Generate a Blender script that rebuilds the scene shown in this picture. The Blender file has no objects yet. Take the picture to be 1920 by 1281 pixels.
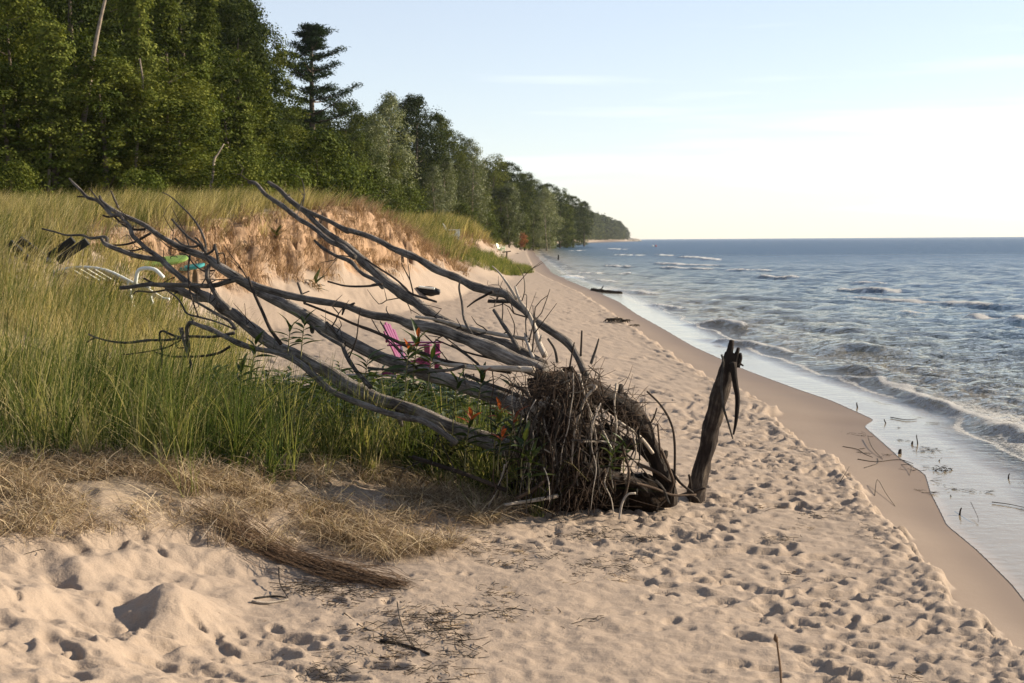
import bpy, math, random
import numpy as np
from mathutils import Vector, Matrix, Euler

random.seed(7)
RNG = np.random.default_rng(11)
R = math.radians
scene = bpy.context.scene
COL = scene.collection

# ------------------------------------------------------------------ camera, sky, sun, exposure
CAM_Z = 1.95
FPX = 2667.0                       # focal length in pixels of the 1920 px wide photograph
PITCH, ROLL = R(4.07), R(-0.40)
cam_data = bpy.data.cameras.new("camera")
cam_data.sensor_width = 36.0
cam_data.lens = FPX / 1920 * 36.0
cam_data.clip_start = 0.05
cam_data.clip_end = 60000
cam_data.dof.use_dof = True
cam_data.dof.focus_distance = 9.3
cam_data.dof.aperture_fstop = 9.0
cam = bpy.data.objects.new("camera", cam_data)
COL.objects.link(cam)
CAM_M = Matrix.Translation((0, 0, CAM_Z)) @ Matrix.Rotation(R(90) - PITCH, 4, 'X') @ Matrix.Rotation(ROLL, 4, 'Z')
cam.matrix_world = CAM_M
scene.camera = cam

SUN_AZ, SUN_EL = R(71), R(23)      # azimuth measured from the viewing direction towards the lake
sun_vec = Vector((math.sin(SUN_AZ) * math.cos(SUN_EL), math.cos(SUN_AZ) * math.cos(SUN_EL), math.sin(SUN_EL)))
sun_l = bpy.data.lights.new("sun", 'SUN')
sun_l.energy = 5.0
sun_l.angle = R(0.6)
sun_l.color = (1.0, 0.86, 0.67)
sun_o = bpy.data.objects.new("sun", sun_l)
sun_o.rotation_euler = (-sun_vec).to_track_quat('-Z', 'Y').to_euler()
COL.objects.link(sun_o)

world = bpy.data.worlds.new("World")
scene.world = world
world.use_nodes = True
wn, wl = world.node_tree.nodes, world.node_tree.links
wn.clear()
w_out = wn.new('ShaderNodeOutputWorld')
w_bg = wn.new('ShaderNodeBackground')
w_bg.inputs['Strength'].default_value = 0.072
w_sky = wn.new('ShaderNodeTexSky')
w_sky.sky_type = 'NISHITA'
w_sky.sun_disc = False
w_sky.sun_elevation = SUN_EL
w_sky.sun_rotation = SUN_AZ
w_sky.altitude = 100
w_sky.air_density = 1.0
w_sky.dust_density = 0.25
w_sky.ozone_density = 3.0
# thin streaks of cirrus in the sky
w_tc = wn.new('ShaderNodeTexCoord')
w_map = wn.new('ShaderNodeMapping')
w_map.inputs['Rotation'].default_value = (0, R(7), 0)
w_map.inputs['Scale'].default_value = (2.2, 2.2, 34.0)
w_noise = wn.new('ShaderNodeTexNoise')
w_noise.inputs['Scale'].default_value = 1.0
w_noise.inputs['Detail'].default_value = 5
w_ramp = wn.new('ShaderNodeValToRGB')
w_ramp.color_ramp.elements[0].position = 0.54
w_ramp.color_ramp.elements[0].color = (0, 0, 0, 1)
w_ramp.color_ramp.elements[1].position = 0.74
w_ramp.color_ramp.elements[1].color = (0.35, 0.35, 0.35, 1)
w_mix = wn.new('ShaderNodeMix')
w_mix.data_type = 'RGBA'
w_mix.inputs[7].default_value = (11.0, 11.0, 10.8, 1)
wl.new(w_tc.outputs['Generated'], w_map.inputs['Vector'])
wl.new(w_map.outputs[0], w_noise.inputs['Vector'])
wl.new(w_noise.outputs[0], w_ramp.inputs[0])
wl.new(w_ramp.outputs[0], w_mix.inputs[0])
# a milky veil of high haze, thicker towards the horizon all round
w_sep = wn.new('ShaderNodeSeparateXYZ')
w_veil = wn.new('ShaderNodeMapRange')
w_veil.inputs['From Min'].default_value = 0.0
w_veil.inputs['From Max'].default_value = 0.7
w_veil.inputs['To Min'].default_value = 0.40
w_veil.inputs['To Max'].default_value = 0.12
w_mixv = wn.new('ShaderNodeMix')
w_mixv.data_type = 'RGBA'
w_mixv.inputs[7].default_value = (7.9, 7.4, 7.3, 1)
wl.new(w_tc.outputs['Generated'], w_sep.inputs[0])
wl.new(w_sep.outputs['Z'], w_veil.inputs['Value'])
wl.new(w_veil.outputs[0], w_mixv.inputs[0])
wl.new(w_sky.outputs[0], w_mixv.inputs[6])
wl.new(w_mixv.outputs[2], w_mix.inputs[6])
wl.new(w_mix.outputs[2], w_bg.inputs['Color'])
wl.new(w_bg.outputs[0], w_out.inputs['Surface'])

scene.view_settings.view_transform = 'Standard'
scene.view_settings.look = 'None'
scene.view_settings.exposure = 1.15
scene.view_settings.gamma = 1.0
scene.view_settings.use_curve_mapping = False
scene.cycles.max_bounces = 6
scene.cycles.diffuse_bounces = 3
scene.cycles.glossy_bounces = 3
scene.cycles.transparent_max_bounces = 8

# ------------------------------------------------------------------ pixel helpers (photograph pixels, 1920 x 1281)
CAM_R = np.array(CAM_M.to_3x3())
CAM_O = np.array((0.0, 0.0, CAM_Z))


def ray(px, py):
    v = np.array(((px - 960.0) / FPX, -(py - 640.5) / FPX, -1.0))
    d = CAM_R @ v
    return d / d[1]


def at(px, py, d):
    """the world point seen at a pixel, d metres ahead of the camera"""
    return CAM_O + ray(px, py) * d


def on_z(px, py, z):
    r = ray(px, py)
    return CAM_O + r * ((z - CAM_Z) / r[2])


def project(P):
    q = (np.asarray(P) - CAM_O) @ CAM_R
    return 960 + FPX * q[..., 0] / -q[..., 2], 640.5 - FPX * q[..., 1] / -q[..., 2]


# ------------------------------------------------------------------ noise
_T = RNG.random((256, 256))


def vnoise(x, y):
    xi, yi = np.floor(x).astype(np.int64), np.floor(y).astype(np.int64)
    fx, fy = x - xi, y - yi
    fx, fy = fx * fx * (3 - 2 * fx), fy * fy * (3 - 2 * fy)
    a, b = xi & 255, yi & 255
    a1, b1 = (xi + 1) & 255, (yi + 1) & 255
    return (_T[a, b] * (1 - fx) + _T[a1, b] * fx) * (1 - fy) + (_T[a, b1] * (1 - fx) + _T[a1, b1] * fx) * fy


def fbm(x, y, octv=4, gain=0.5):
    s, amp, tot = 0, 1.0, 0.0
    for k in range(octv):
        s = s + amp * (vnoise(x * 2.03 ** k + 17.3 * k, y * 2.03 ** k + 5.7 * k) - 0.5)
        tot += amp
        amp *= gain
    return s / tot * 2


def sstep(a, b, x):
    t = np.clip((x - a) / (b - a), 0, 1)
    return t * t * (3 - 2 * t)


class Curve1D:
    """smooth interpolation of x over depth y"""
    def __init__(self, pts, sm=9):
        pts = sorted(pts)
        self.ly = np.linspace(math.log(0.8), math.log(60000), 3000)
        v = np.interp(self.ly, [math.log(p[0]) for p in pts], [p[1] for p in pts])
        k = np.hanning(sm * 2 + 1)
        k /= k.sum()
        self.v = np.convolve(np.pad(v, sm, mode='edge'), k, mode='valid')

    def __call__(self, y):
        return np.interp(np.log(np.maximum(y, 0.81)), self.ly, self.v)


# ------------------------------------------------------------------ terrain
_sh = [(1960, 1180), (1900, 1100), (1832, 1032), (1775, 985), (1745, 925), (1735, 890), (1690, 862), (1620, 800), (1640, 770 + 18), (1560, 752), (1500, 732),
       (1400, 695), (1300, 650), (1235, 612), (1195, 590), (1160, 566), (1120, 548), (1070, 528), (1035, 512), (1018, 492), (1006, 480), (1000, 471), (998, 465)]
_shp = [(p[1], p[0]) for p in (on_z(a, b, 0.0) for a, b in _sh)]
_shp = sorted(_shp)
SHORE = Curve1D([(1.0, 2.2), (4.0, 2.45), (6.0, 2.65)] + [p for p in _shp if p[0] > 6.5] + [(620, 15), (800, 28), (1200, 84), (1560, 139), (1640, 140), (1700, 60), (1800, -300), (4000, -4000), (60000, -60000)], 5)
_bm = [(1990, 1270), (1912, 1200), (1800, 1110), (1730, 1030), (1655, 950), (1600, 885), (1480, 800), (1350, 712), (1235, 640), (1180, 605), (1140, 578), (1110, 560)]
_bmp = sorted((p[1], p[0]) for p in (on_z(a, b, 0.2) for a, b in _bm))
_bw = [(y, float(SHORE(y)) - x) for y, x in _bmp]
BERMW = Curve1D([(1, 0.6)] + [(y, max(0.25, w)) for y, w in _bw] + [(60, 1.0), (200, 1.2), (60000, 2)], 6)
TOE = Curve1D([(1, 0.3), (4, -0.35), (5, -0.72), (6, -1.1), (6.8, -1.05), (7.5, -0.55), (8.2, -0.15), (9, -0.2), (10, -0.6), (12, -1.8), (15, -2.6), (20, -3.5), (24, -4.3), (26.5, -4.6),
               (28.5, -3.5), (38, -2.0), (50, -1.0), (60, 0.0), (75, -0.2), (90, 0.6), (110, 0.2), (150, 0.0), (250, 2.5), (400, 5), (800, 24), (1600, 136), (1700, 50), (1800, -320), (60000, -60000)], 5)
DUNE_H = Curve1D([(1, 0.4), (5, 0.36), (7, 0.36), (9, 0.38), (12, 0.5), (17, 1.0), (24, 1.62), (29, 2.0), (34, 2.4), (39, 2.45), (44, 2.0), (50, 1.35), (56, 1.0), (63, 1.5), (75, 2.45), (88, 2.2), (100, 1.6), (130, 1.4), (300, 1.2), (60000, 1.2)], 6)
DUNE_W = Curve1D([(1, 1.6), (7, 1.6), (9, 2.2), (12, 3.4), (20, 4.0), (25, 3.0), (27, 2.2), (29, 2.6), (34, 2.2), (44, 2.0), (52, 2.0), (58, 2.6), (80, 3.0), (110, 3.0), (300, 5), (60000, 6)], 5)
CLIFF = Curve1D([(1, 0.0), (23, 0.0), (26, 0.9), (28, 1.0), (52, 1.0), (60, 0.35), (70, 0.5), (95, 0.4), (110, 0), (60000, 0)], 4)
FOREST = Curve1D([(1, -16), (50, -14.0), (75, -13.2), (100, -12.5), (130, -10.5), (170, -6.0), (220, -2.4), (300, 2.0), (400, 5.0), (800, 22), (1200, 76), (1600, 134), (1700, 45), (1800, -330), (60000, -60000)], 6)


class Raster:
    """a world-space map of trodden sand"""
    def __init__(self, x0, x1, y0, y1, res):
        self.x0, self.y0, self.res = x0, y0, res
        self.a = np.zeros((int((x1 - x0) / res), int((y1 - y0) / res)))

    def stamp(self, cx, cy, L, W, ang, depth, rim):
        rr = int(1.9 * L / self.res) + 2
        i, j = int((cx - self.x0) / self.res), int((cy - self.y0) / self.res)
        i0, i1, j0, j1 = max(i - rr, 0), min(i + rr, self.a.shape[0]), max(j - rr, 0), min(j + rr, self.a.shape[1])
        if i1 <= i0 or j1 <= j0:
            return
        X, Y = np.meshgrid(self.x0 + (np.arange(i0, i1) + .5) * self.res - cx, self.y0 + (np.arange(j0, j1) + .5) * self.res - cy, indexing='ij')
        u, v = X * math.cos(ang) + Y * math.sin(ang), -X * math.sin(ang) + Y * math.cos(ang)
        wob = 1 + 0.35 * fbm((X + cx) * 9, (Y + cy) * 9, 2)
        r = np.sqrt((u / L) ** 2 + (v / W) ** 2) * wob
        m = 1 - sstep(0.70, 1.05, r)
        A = self.a[i0:i1, j0:j1]
        tilt = 0.35 * u / L
        A[...] = A * (1 - 0.75 * m) - depth * m * (1 + tilt) + rim * np.exp(-((r - 1.25) / 0.24) ** 2) * (0.6 + 0.8 * (u > 0))

    def sample(self, x, y):
        fx, fy = (x - self.x0) / self.res - .5, (y - self.y0) / self.res - .5
        nx, ny = self.a.shape
        inside = (fx > 1) & (fy > 1) & (fx < nx - 2) & (fy < ny - 2)
        fx, fy = np.clip(fx, 0, nx - 2.001), np.clip(fy, 0, ny - 2.001)
        i, j = fx.astype(int), fy.astype(int)
        fx, fy = fx - i, fy - j
        a = self.a
        s = (a[i, j] * (1 - fx) + a[i + 1, j] * fx) * (1 - fy) + (a[i, j + 1] * (1 - fx) + a[i + 1, j + 1] * fx) * fy
        return np.where(inside, s, 0)


near_r = Raster(-3.6, 3.6, 3.2, 16.5, 0.010)
far_r = Raster(-7, 7, 16.0, 75, 0.035)


def stamp_field(rs, n, x0, x1, y0, y1, sc):
    xs_, ys_ = RNG.uniform(x0, x1, n), RNG.uniform(y0, y1, n)
    s = SHORE(ys_) - xs_ - BERMW(ys_)
    t = TOE(ys_) - xs_
    clump = fbm(xs_ * 0.9, ys_ * 0.6, 2)
    for k in range(n):
        if s[k] < 0.12 or t[k] > 1.6:
            continue
        smooth = 0.55 if (ys_[k] < 6.6 and -0.5 < xs_[k] < 0.9) else 1.0
        if t[k] > 0.1:
            smooth = 0.9
        if RNG.random() > smooth * (0.55 + 1.7 * clump[k]):
            continue
        L = 0.024 + 0.085 * RNG.random() ** 2.2
        L *= sc
        depth = L * RNG.uniform(0.14, 0.32)
        if t[k] > 0.1:
            L *= 1.15
        rs.stamp(xs_[k], ys_[k], L, L * RNG.uniform(0.34, 0.62), RNG.normal(0.0, 0.75), depth, depth * RNG.uniform(0.05, 0.30))


stamp_field(near_r, 15000, -3.5, 3.2, 3.3, 16.4, 1.0)
stamp_field(far_r, 15000, -6.0, 4.5, 16.2, 74, 1.25)


def H_base(x, y):
    x, y = np.asarray(x, float), np.asarray(y, float)
    sh, bw = SHORE(y), BERMW(y)
    s = sh - x
    edge = (0.10 * fbm(x * 3.2, y * 3.2, 2) + 0.10 * fbm(x * 11, y * 11, 3)) * sstep(200, 20, y)
    sb = s - bw + edge
    face = np.where(s < 0, np.maximum(0.055 * s, -2.5), 0.10 * np.clip(s / bw, 0, 1))
    berm = sstep(-0.035, 0.045, sb) * 0.075
    top = 0.15 * sstep(0.0, 3.2, s - bw)
    z = face + berm + top
    w, h = DUNE_W(y), DUNE_H(y)
    n1 = fbm(x * 0.5 + 3, y * 0.22, 3)
    t = TOE(y) - x + 0.5 * n1 * sstep(10, 20, y)
    c = CLIFF(y)
    gully = fbm(x * 1.7 + y * 0.5, y * 0.8 + 7, 4) * 0.17 + fbm(x * 5, y * 4.4, 3) * 0.10
    tau = t / w
    tc = tau + gully * c * sstep(0.3, 0.8, tau)
    smooth_p = sstep(0, 1, tau)
    cliff_p = np.where(tc < 0.72, 0.46 * np.clip(tc, 0, 1) / 0.72, 0.46 + 0.54 * sstep(0.60, 1.14, tc))
    z = z + h * ((1 - c) * smooth_p + c * cliff_p)
    z = z + 0.22 * fbm(x * 0.35, y * 0.3, 3) * sstep(0.8, 1.8, tau) * sstep(8, 14, y)
    tf = FOREST(y) - x
    z = z + 0.24 * np.clip(tf - 1, 0, 45) * sstep(40, 60, y)
    # wind blown mound and hummocks in the foreground
    mp = (-1.46, 5.85)
    z = z + 0.13 * np.exp(-(((x - mp[0]) / 0.20) ** 2 + ((y - mp[1]) / 0.34) ** 2)) ** (1 + 0.8 * (x < mp[0]))
    lf = sstep(0.0, 0.6, TOE(y) - x) * sstep(9.0, 6.5, y)
    z = z + lf * (0.075 * fbm(x * 2.1 + y * 0.6, y * 1.5 - x * 0.8, 3) + 0.050 * fbm(x * 5.5 + y * 2, y * 4.5 - x * 2, 3))
    return z


def sand_detail(x, y):
    s = SHORE(y) - x - BERMW(y)
    dry = sstep(0.02, 0.2, s) * sstep(3.0, 0.8, TOE(y) - x)
    foot = near_r.sample(x, y) + far_r.sample(x, y)
    crumb = (0.030 * fbm(x * 17, y * 17, 3) * np.exp(-((s - 0.10) / 0.22) ** 2)) * sstep(-0.06, 0.02, s)
    ripple = 0.016 * fbm(x * 4.5, y * 5.5, 3) - 0.014 * np.abs(fbm(x * 9, y * 11, 3)) + 0.006 * fbm(x * 18, y * 18, 3)
    far_fade = sstep(90, 40, y)
    return dry * far_fade * (foot + ripple) + crumb * far_fade


def H(x, y):
    return H_base(x, y) + sand_detail(np.asarray(x, float), np.asarray(y, float))


def ground(px, py, dmin=3.0, dmax=400.0):
    """where the ray through a photograph pixel meets the terrain"""
    r = ray(px, py)
    d = np.geomspace(dmin, dmax, 4000)
    P = CAM_O + r * d[:, None]
    below = P[:, 2] < H(P[:, 0], P[:, 1])
    k = int(np.argmax(below)) if below.any() else len(d) - 1
    p = P[k].copy()
    p[2] = float(H(p[0], p[1]))
    return p


# ------------------------------------------------------------------ mesh helpers
def mesh_np(name, V, Q, smooth=False, attrs=None):
    me = bpy.data.meshes.new(name)
    V = np.ascontiguousarray(V, np.float32)
    Q = np.ascontiguousarray(Q, np.int32)
    me.vertices.add(len(V))
    me.vertices.foreach_set('co', V.ravel())
    me.loops.add(Q.size)
    me.loops.foreach_set('vertex_index', Q.ravel())
    me.polygons.add(len(Q))
    me.polygons.foreach_set('loop_start', np.arange(len(Q), dtype=np.int32) * Q.shape[1])
    me.update(calc_edges=True)
    for k, v in (attrs or {}).items():
        a = me.attributes.new(k, 'FLOAT', 'POINT')
        a.data.foreach_set('value', np.ascontiguousarray(v, np.float32).ravel())
    me.polygons.foreach_set('use_smooth', np.full(len(Q), smooth, dtype=bool))
    me.validate()
    return me


def obj(name, me, mat=None, parent=None):
    o = bpy.data.objects.new(name, me)
    if mat is not None and me is not None and len(me.materials) == 0:
        me.materials.append(mat)
    COL.objects.link(o)
    if parent is not None:
        o.parent = parent
        o.matrix_parent_inverse = Matrix.Translation(-parent.location) if False else Matrix()
    return o


def tag(o, label=None, cat=None, group=None, kind=None):
    if label:
        o['label'] = label
    if cat:
        o['category'] = cat
    if group:
        o['group'] = group
    if kind:
        o['kind'] = kind
    return o


def empty(name, loc, label, cat, group=None, rz=0.0, rx=0.0, ry=0.0):
    o = bpy.data.objects.new(name, None)
    o.empty_display_size = 0.1
    o.location = loc
    o.rotation_euler = (rx, ry, rz)
    COL.objects.link(o)
    return tag(o, label, cat, group)


class MB:
    """collects tubes, boxes and strips and builds one mesh"""
    def __init__(self):
        self.v, self.f, self.uv, self.t = [], [], [], []

    def tube(self, P, rad, sides=7, rough=0.0, sub=4, tint=0.5, flat=1.0):
        P = np.asarray(P, float)
        rad = np.asarray(rad, float) * np.ones(len(P))
        if sub > 1 and len(P) > 2:
            n = len(P)
            pts, rr = [], []
            E = np.vstack([2 * P[0] - P[1], P, 2 * P[-1] - P[-2]])
            for i in range(n - 1):
                p0, p1, p2, p3 = E[i], E[i + 1], E[i + 2], E[i + 3]
                for k in range(sub):
                    u = k / sub
                    pts.append(0.5 * ((2 * p1) + (-p0 + p2) * u + (2 * p0 - 5 * p1 + 4 * p2 - p3) * u * u + (-p0 + 3 * p1 - 3 * p2 + p3) * u ** 3))
                    rr.append(rad[i] * (1 - u) + rad[i + 1] * u)
            pts.append(P[-1])
            rr.append(rad[-1])
            P, rad = np.array(pts), np.array(rr)
        T = np.gradient(P, axis=0)
        T /= np.linalg.norm(T, axis=1)[:, None] + 1e-9
        ref = np.array((0.13, 0.31, 0.94))
        base = len(self.v)
        L = 0.0
        ph = RNG.uniform(0, 100)
        prev = None
        for i in range(len(P)):
            a = np.cross(T[i], ref if prev is None else prev)
            if prev is not None:
                a = prev - T[i] * np.dot(prev, T[i])
            a /= np.linalg.norm(a) + 1e-9
            prev = a
            b = np.cross(T[i], a)
            if i:
                L += np.linalg.norm(P[i] - P[i - 1])
            for k in range(sides):
                ang = 2 * math.pi * k / sides
                r = rad[i]
                if rough:
                    r *= 1 + rough * (float(fbm(np.array(ph + math.cos(ang) * 1.3 + L * 4), np.array(math.sin(ang) * 1.3 + L * 9), 3)))
                self.v.append(P[i] + a * (math.cos(ang) * r) + b * (math.sin(ang) * r * flat))
                self.t.append(tint)
            if i:
                for k in range(sides):
                    k2 = (k + 1) % sides
                    q = (base + (i - 1) * sides + k, base + (i - 1) * sides + k2, base + i * sides + k2, base + i * sides + k)
                    self.f.append(q)
                    u0, u1 = k / sides, (k + 1) / sides
                    l0 = L - np.linalg.norm(P[i] - P[i - 1])
                    self.uv.append(((u0, l0), (u1, l0), (u1, L), (u0, L)))
        for end, i in ((0, 0), (1, len(P) - 1)):
            c = len(self.v)
            self.v.append(P[i] + T[i] * rad[i] * (0.25 if end else -0.25))
            self.t.append(tint)
            for k in range(sides):
                k2 = (k + 1) % sides
                x, y = base + i * sides + k, base + i * sides + k2
                self.f.append((x, y, c) if end else (y, x, c))
                self.uv.append(((0, L), (0.1, L), (0.05, L)))
        return self

    def box(self, c, size, M=None, bev=0.0):
        sx, sy, sz = (s / 2 for s in size)
        b = len(self.v)
        e = min(bev, sx * .8, sy * .8, sz * .8)
        # chamfered box: 24 corner points
        pts, idx = [], {}
        for ix in (-1, 1):
            for iy in (-1, 1):
                for iz in (-1, 1):
                    for ax in range(3):
                        p = [ix * (sx - e), iy * (sy - e), iz * (sz - e)]
                        p[ax] = (ix * sx, iy * sy, iz * sz)[ax]
                        idx[(ix, iy, iz, ax)] = b + len(pts)
                        pts.append(p)
        for p in pts:
            v = Vector(p)
            if M is not None:
                v = M @ v
            self.v.append(np.array(v) + np.array(c))
            self.t.append(0.5)
        g = lambda *k: idx[k]
        F = []
        for s in (-1, 1):
            F.append([g(s, -1, -1, 0), g(s, 1, -1, 0), g(s, 1, 1, 0), g(s, -1, 1, 0)])
            F.append([g(-1, s, -1, 1), g(1, s, -1, 1), g(1, s, 1, 1), g(-1, s, 1, 1)])
            F.append([g(-1, -1, s, 2), g(1, -1, s, 2), g(1, 1, s, 2), g(-1, 1, s, 2)])
        if e > 0:
            for a in (-1, 1):
                for c2 in (-1, 1):
                    F.append([g(a, c2, -1, 0), g(a, c2, 1, 0), g(a, c2, 1, 1), g(a, c2, -1, 1)])
                    F.append([g(a, -1, c2, 0), g(a, 1, c2, 0), g(a, 1, c2, 2), g(a, -1, c2, 2)])
                    F.append([g(-1, a, c2, 1), g(1, a, c2, 1), g(1, a, c2, 2), g(-1, a, c2, 2)])
                    for d in (-1, 1):
                        F.append([g(a, c2, d, 0), g(a, c2, d, 1), g(a, c2, d, 2)])
        for f in F:
            self.f.append(tuple(f))
            self.uv.append(tuple((0, 0) for _ in f))
        return self

    def beam(self, p0, p1, w, h, up=(0, 0, 1), bev=0.006):
        p0, p1 = Vector(p0), Vector(p1)
        d = p1 - p0
        L = d.length
        x = d.normalized()
        u = Vector(up)
        y = u.cross(x).normalized()
        z = x.cross(y)
        M = Matrix((x, y, z)).transposed()
        return self.box((p0 + p1) / 2, (L, w, h), M, bev)

    def mesh(self, name, smooth=True):
        me = bpy.data.meshes.new(name)
        me.from_pydata([tuple(v) for v in self.v], [], self.f)
        uv = me.uv_layers.new(name='UVMap')
        uv.data.foreach_set('uv', np.array([c for f in self.uv for c in f], np.float32).ravel())
        a = me.attributes.new('tint', 'FLOAT', 'POINT')
        a.data.foreach_set('value', np.array(self.t, np.float32))
        me.polygons.foreach_set('use_smooth', np.full(len(me.polygons), smooth, dtype=bool))
        me.update()
        return me

    def build(self, name, mat, parent=None, smooth=True, origin=None):
        if origin is not None:
            o_ = np.asarray(origin, float)
            self.v = [np.asarray(v) - o_ for v in self.v]
        return obj(name, self.mesh(name, smooth), mat, parent)


# ------------------------------------------------------------------ materials
def new_mat(name):
    m = bpy.data.materials.new(name)
    m.use_nodes = True
    n, l = m.node_tree.nodes, m.node_tree.links
    n.clear()
    out = n.new('ShaderNodeOutputMaterial')
    return m, n, l, out


def attr(n, name):
    a = n.new('ShaderNodeAttribute')
    a.attribute_name = name
    return a.outputs['Fac']


def ramp(n, l, fac, stops):
    r = n.new('ShaderNodeValToRGB')
    e = r.color_ramp.elements
    e[0].position, e[0].color = stops[0][0], (*stops[0][1], 1)
    e[1].position, e[1].color = stops[-1][0], (*stops[-1][1], 1)
    for p, c in stops[1:-1]:
        k = e.new(p)
        k.color = (*c, 1)
    l.new(fac, r.inputs[0])
    return r.outputs[0]


def noise(n, l, vec, scale, detail=4, rough=0.55, mapscale=None):
    t = n.new('ShaderNodeTexNoise')
    t.inputs['Scale'].default_value = scale
    t.inputs['Detail'].default_value = detail
    t.inputs['Roughness'].default_value = rough
    if mapscale is not None:
        mp = n.new('ShaderNodeMapping')
        mp.inputs['Scale'].default_value = mapscale
        l.new(vec, mp.inputs['Vector'])
        vec = mp.outputs[0]
    l.new(vec, t.inputs['Vector'])
    return t.outputs['Fac']


def mixc(n, l, fac, a, b, mode='MIX'):
    m = n.new('ShaderNodeMix')
    m.data_type = 'RGBA'
    m.blend_type = mode
    for sock, v in ((0, fac), (6, a), (7, b)):
        if hasattr(v, 'is_linked') or hasattr(v, 'links'):
            l.new(v, m.inputs[sock])
        elif sock == 0:
            m.inputs[0].default_value = v
        else:
            m.inputs[sock].default_value = (*v, 1)
    return m.outputs[2]


def math_n(n, l, op, a, b=0.0, clamp=False):
    m = n.new('ShaderNodeMath')
    m.operation = op
    m.use_clamp = clamp
    for i, v in enumerate((a, b)):
        if hasattr(v, 'links'):
            l.new(v, m.inputs[i])
        else:
            m.inputs[i].default_value = v
    return m.outputs[0]


def bump(n, l, h, strength, dist):
    b = n.new('ShaderNodeBump')
    b.inputs['Strength'].default_value = strength
    b.inputs['Distance'].default_value = dist
    l.new(h, b.inputs['Height'])
    return b


def geo_pos(n):
    return n.new('ShaderNodeNewGeometry').outputs['Position']


def mat_sand():
    m, n, l, out = new_mat('sand')
    p = geo_pos(n)
    big = noise(n, l, p, 0.7, 5)
    fine = noise(n, l, p, 160, 3, 0.7)
    mid = noise(n, l, p, 14, 5, 0.6)
    c = ramp(n, l, mid, [(0.3, (0.252, 0.195, 0.146)), (0.7, (0.292, 0.229, 0.173))])
    c = mixc(n, l, math_n(n, l, 'MULTIPLY', big, 0.35), c, (0.24, 0.183, 0.134))
    grain = ramp(n, l, fine, [(0.32, (0.84, 0.83, 0.82)), (0.5, (1, 1, 1)), (0.72, (1.1, 1.08, 1.05))])
    c = mixc(n, l, 1.0, c, grain, 'MULTIPLY')
    # dark organic crumbs in the drift line
    crumbs = noise(n, l, p, 34, 4, 0.7)
    cr = ramp(n, l, crumbs, [(0.62, (0, 0, 0)), (0.70, (1, 1, 1))])
    litter = attr(n, 'litter')
    c = mixc(n, l, math_n(n, l, 'MULTIPLY', cr, litter), c, (0.13, 0.085, 0.05))
    # root-bound soil of the eroded scarp
    scarp = attr(n, 'scarp')
    sc_n = noise(n, l, p, 5.0, 6, 0.65, (1.6, 1.6, 0.7))
    sc_c = ramp(n, l, sc_n, [(0.28, (0.15, 0.092, 0.052)), (0.5, (0.27, 0.170, 0.098)), (0.75, (0.34, 0.228, 0.140))])
    c = mixc(n, l, scarp, c, sc_c)
    soil = attr(n, 'soil')
    c = mixc(n, l, soil, c, ramp(n, l, mid, [(0.3, (0.10, 0.075, 0.04)), (0.7, (0.25, 0.19, 0.11))]))
    wet = attr(n, 'wet')
    c = mixc(n, l, wet, c, (0.128, 0.088, 0.058))
    b = n.new('ShaderNodeBsdfPrincipled')
    l.new(c, b.inputs['Base Color'])
    ro = n.new('ShaderNodeMapRange')
    ro.inputs['To Min'].default_value = 0.95
    ro.inputs['To Max'].default_value = 0.62
    l.new(wet, ro.inputs['Value'])
    l.new(ro.outputs[0], b.inputs['Roughness'])
    b.inputs['Specular IOR Level'].default_value = 0.3
    hsum = math_n(n, l, 'ADD', math_n(n, l, 'MULTIPLY', fine, 0.25), math_n(n, l, 'MULTIPLY', noise(n, l, p, 55, 4, 0.65), 0.8))
    inv = math_n(n, l, 'SUBTRACT', 1.0, math_n(n, l, 'MULTIPLY', wet, 0.92))
    bn = bump(n, l, math_n(n, l, 'MULTIPLY', hsum, inv), 0.55, 0.012)
    l.new(bn.outputs[0], b.inputs['Normal'])
    l.new(b.outputs[0], out.inputs['Surface'])
    return m


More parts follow.
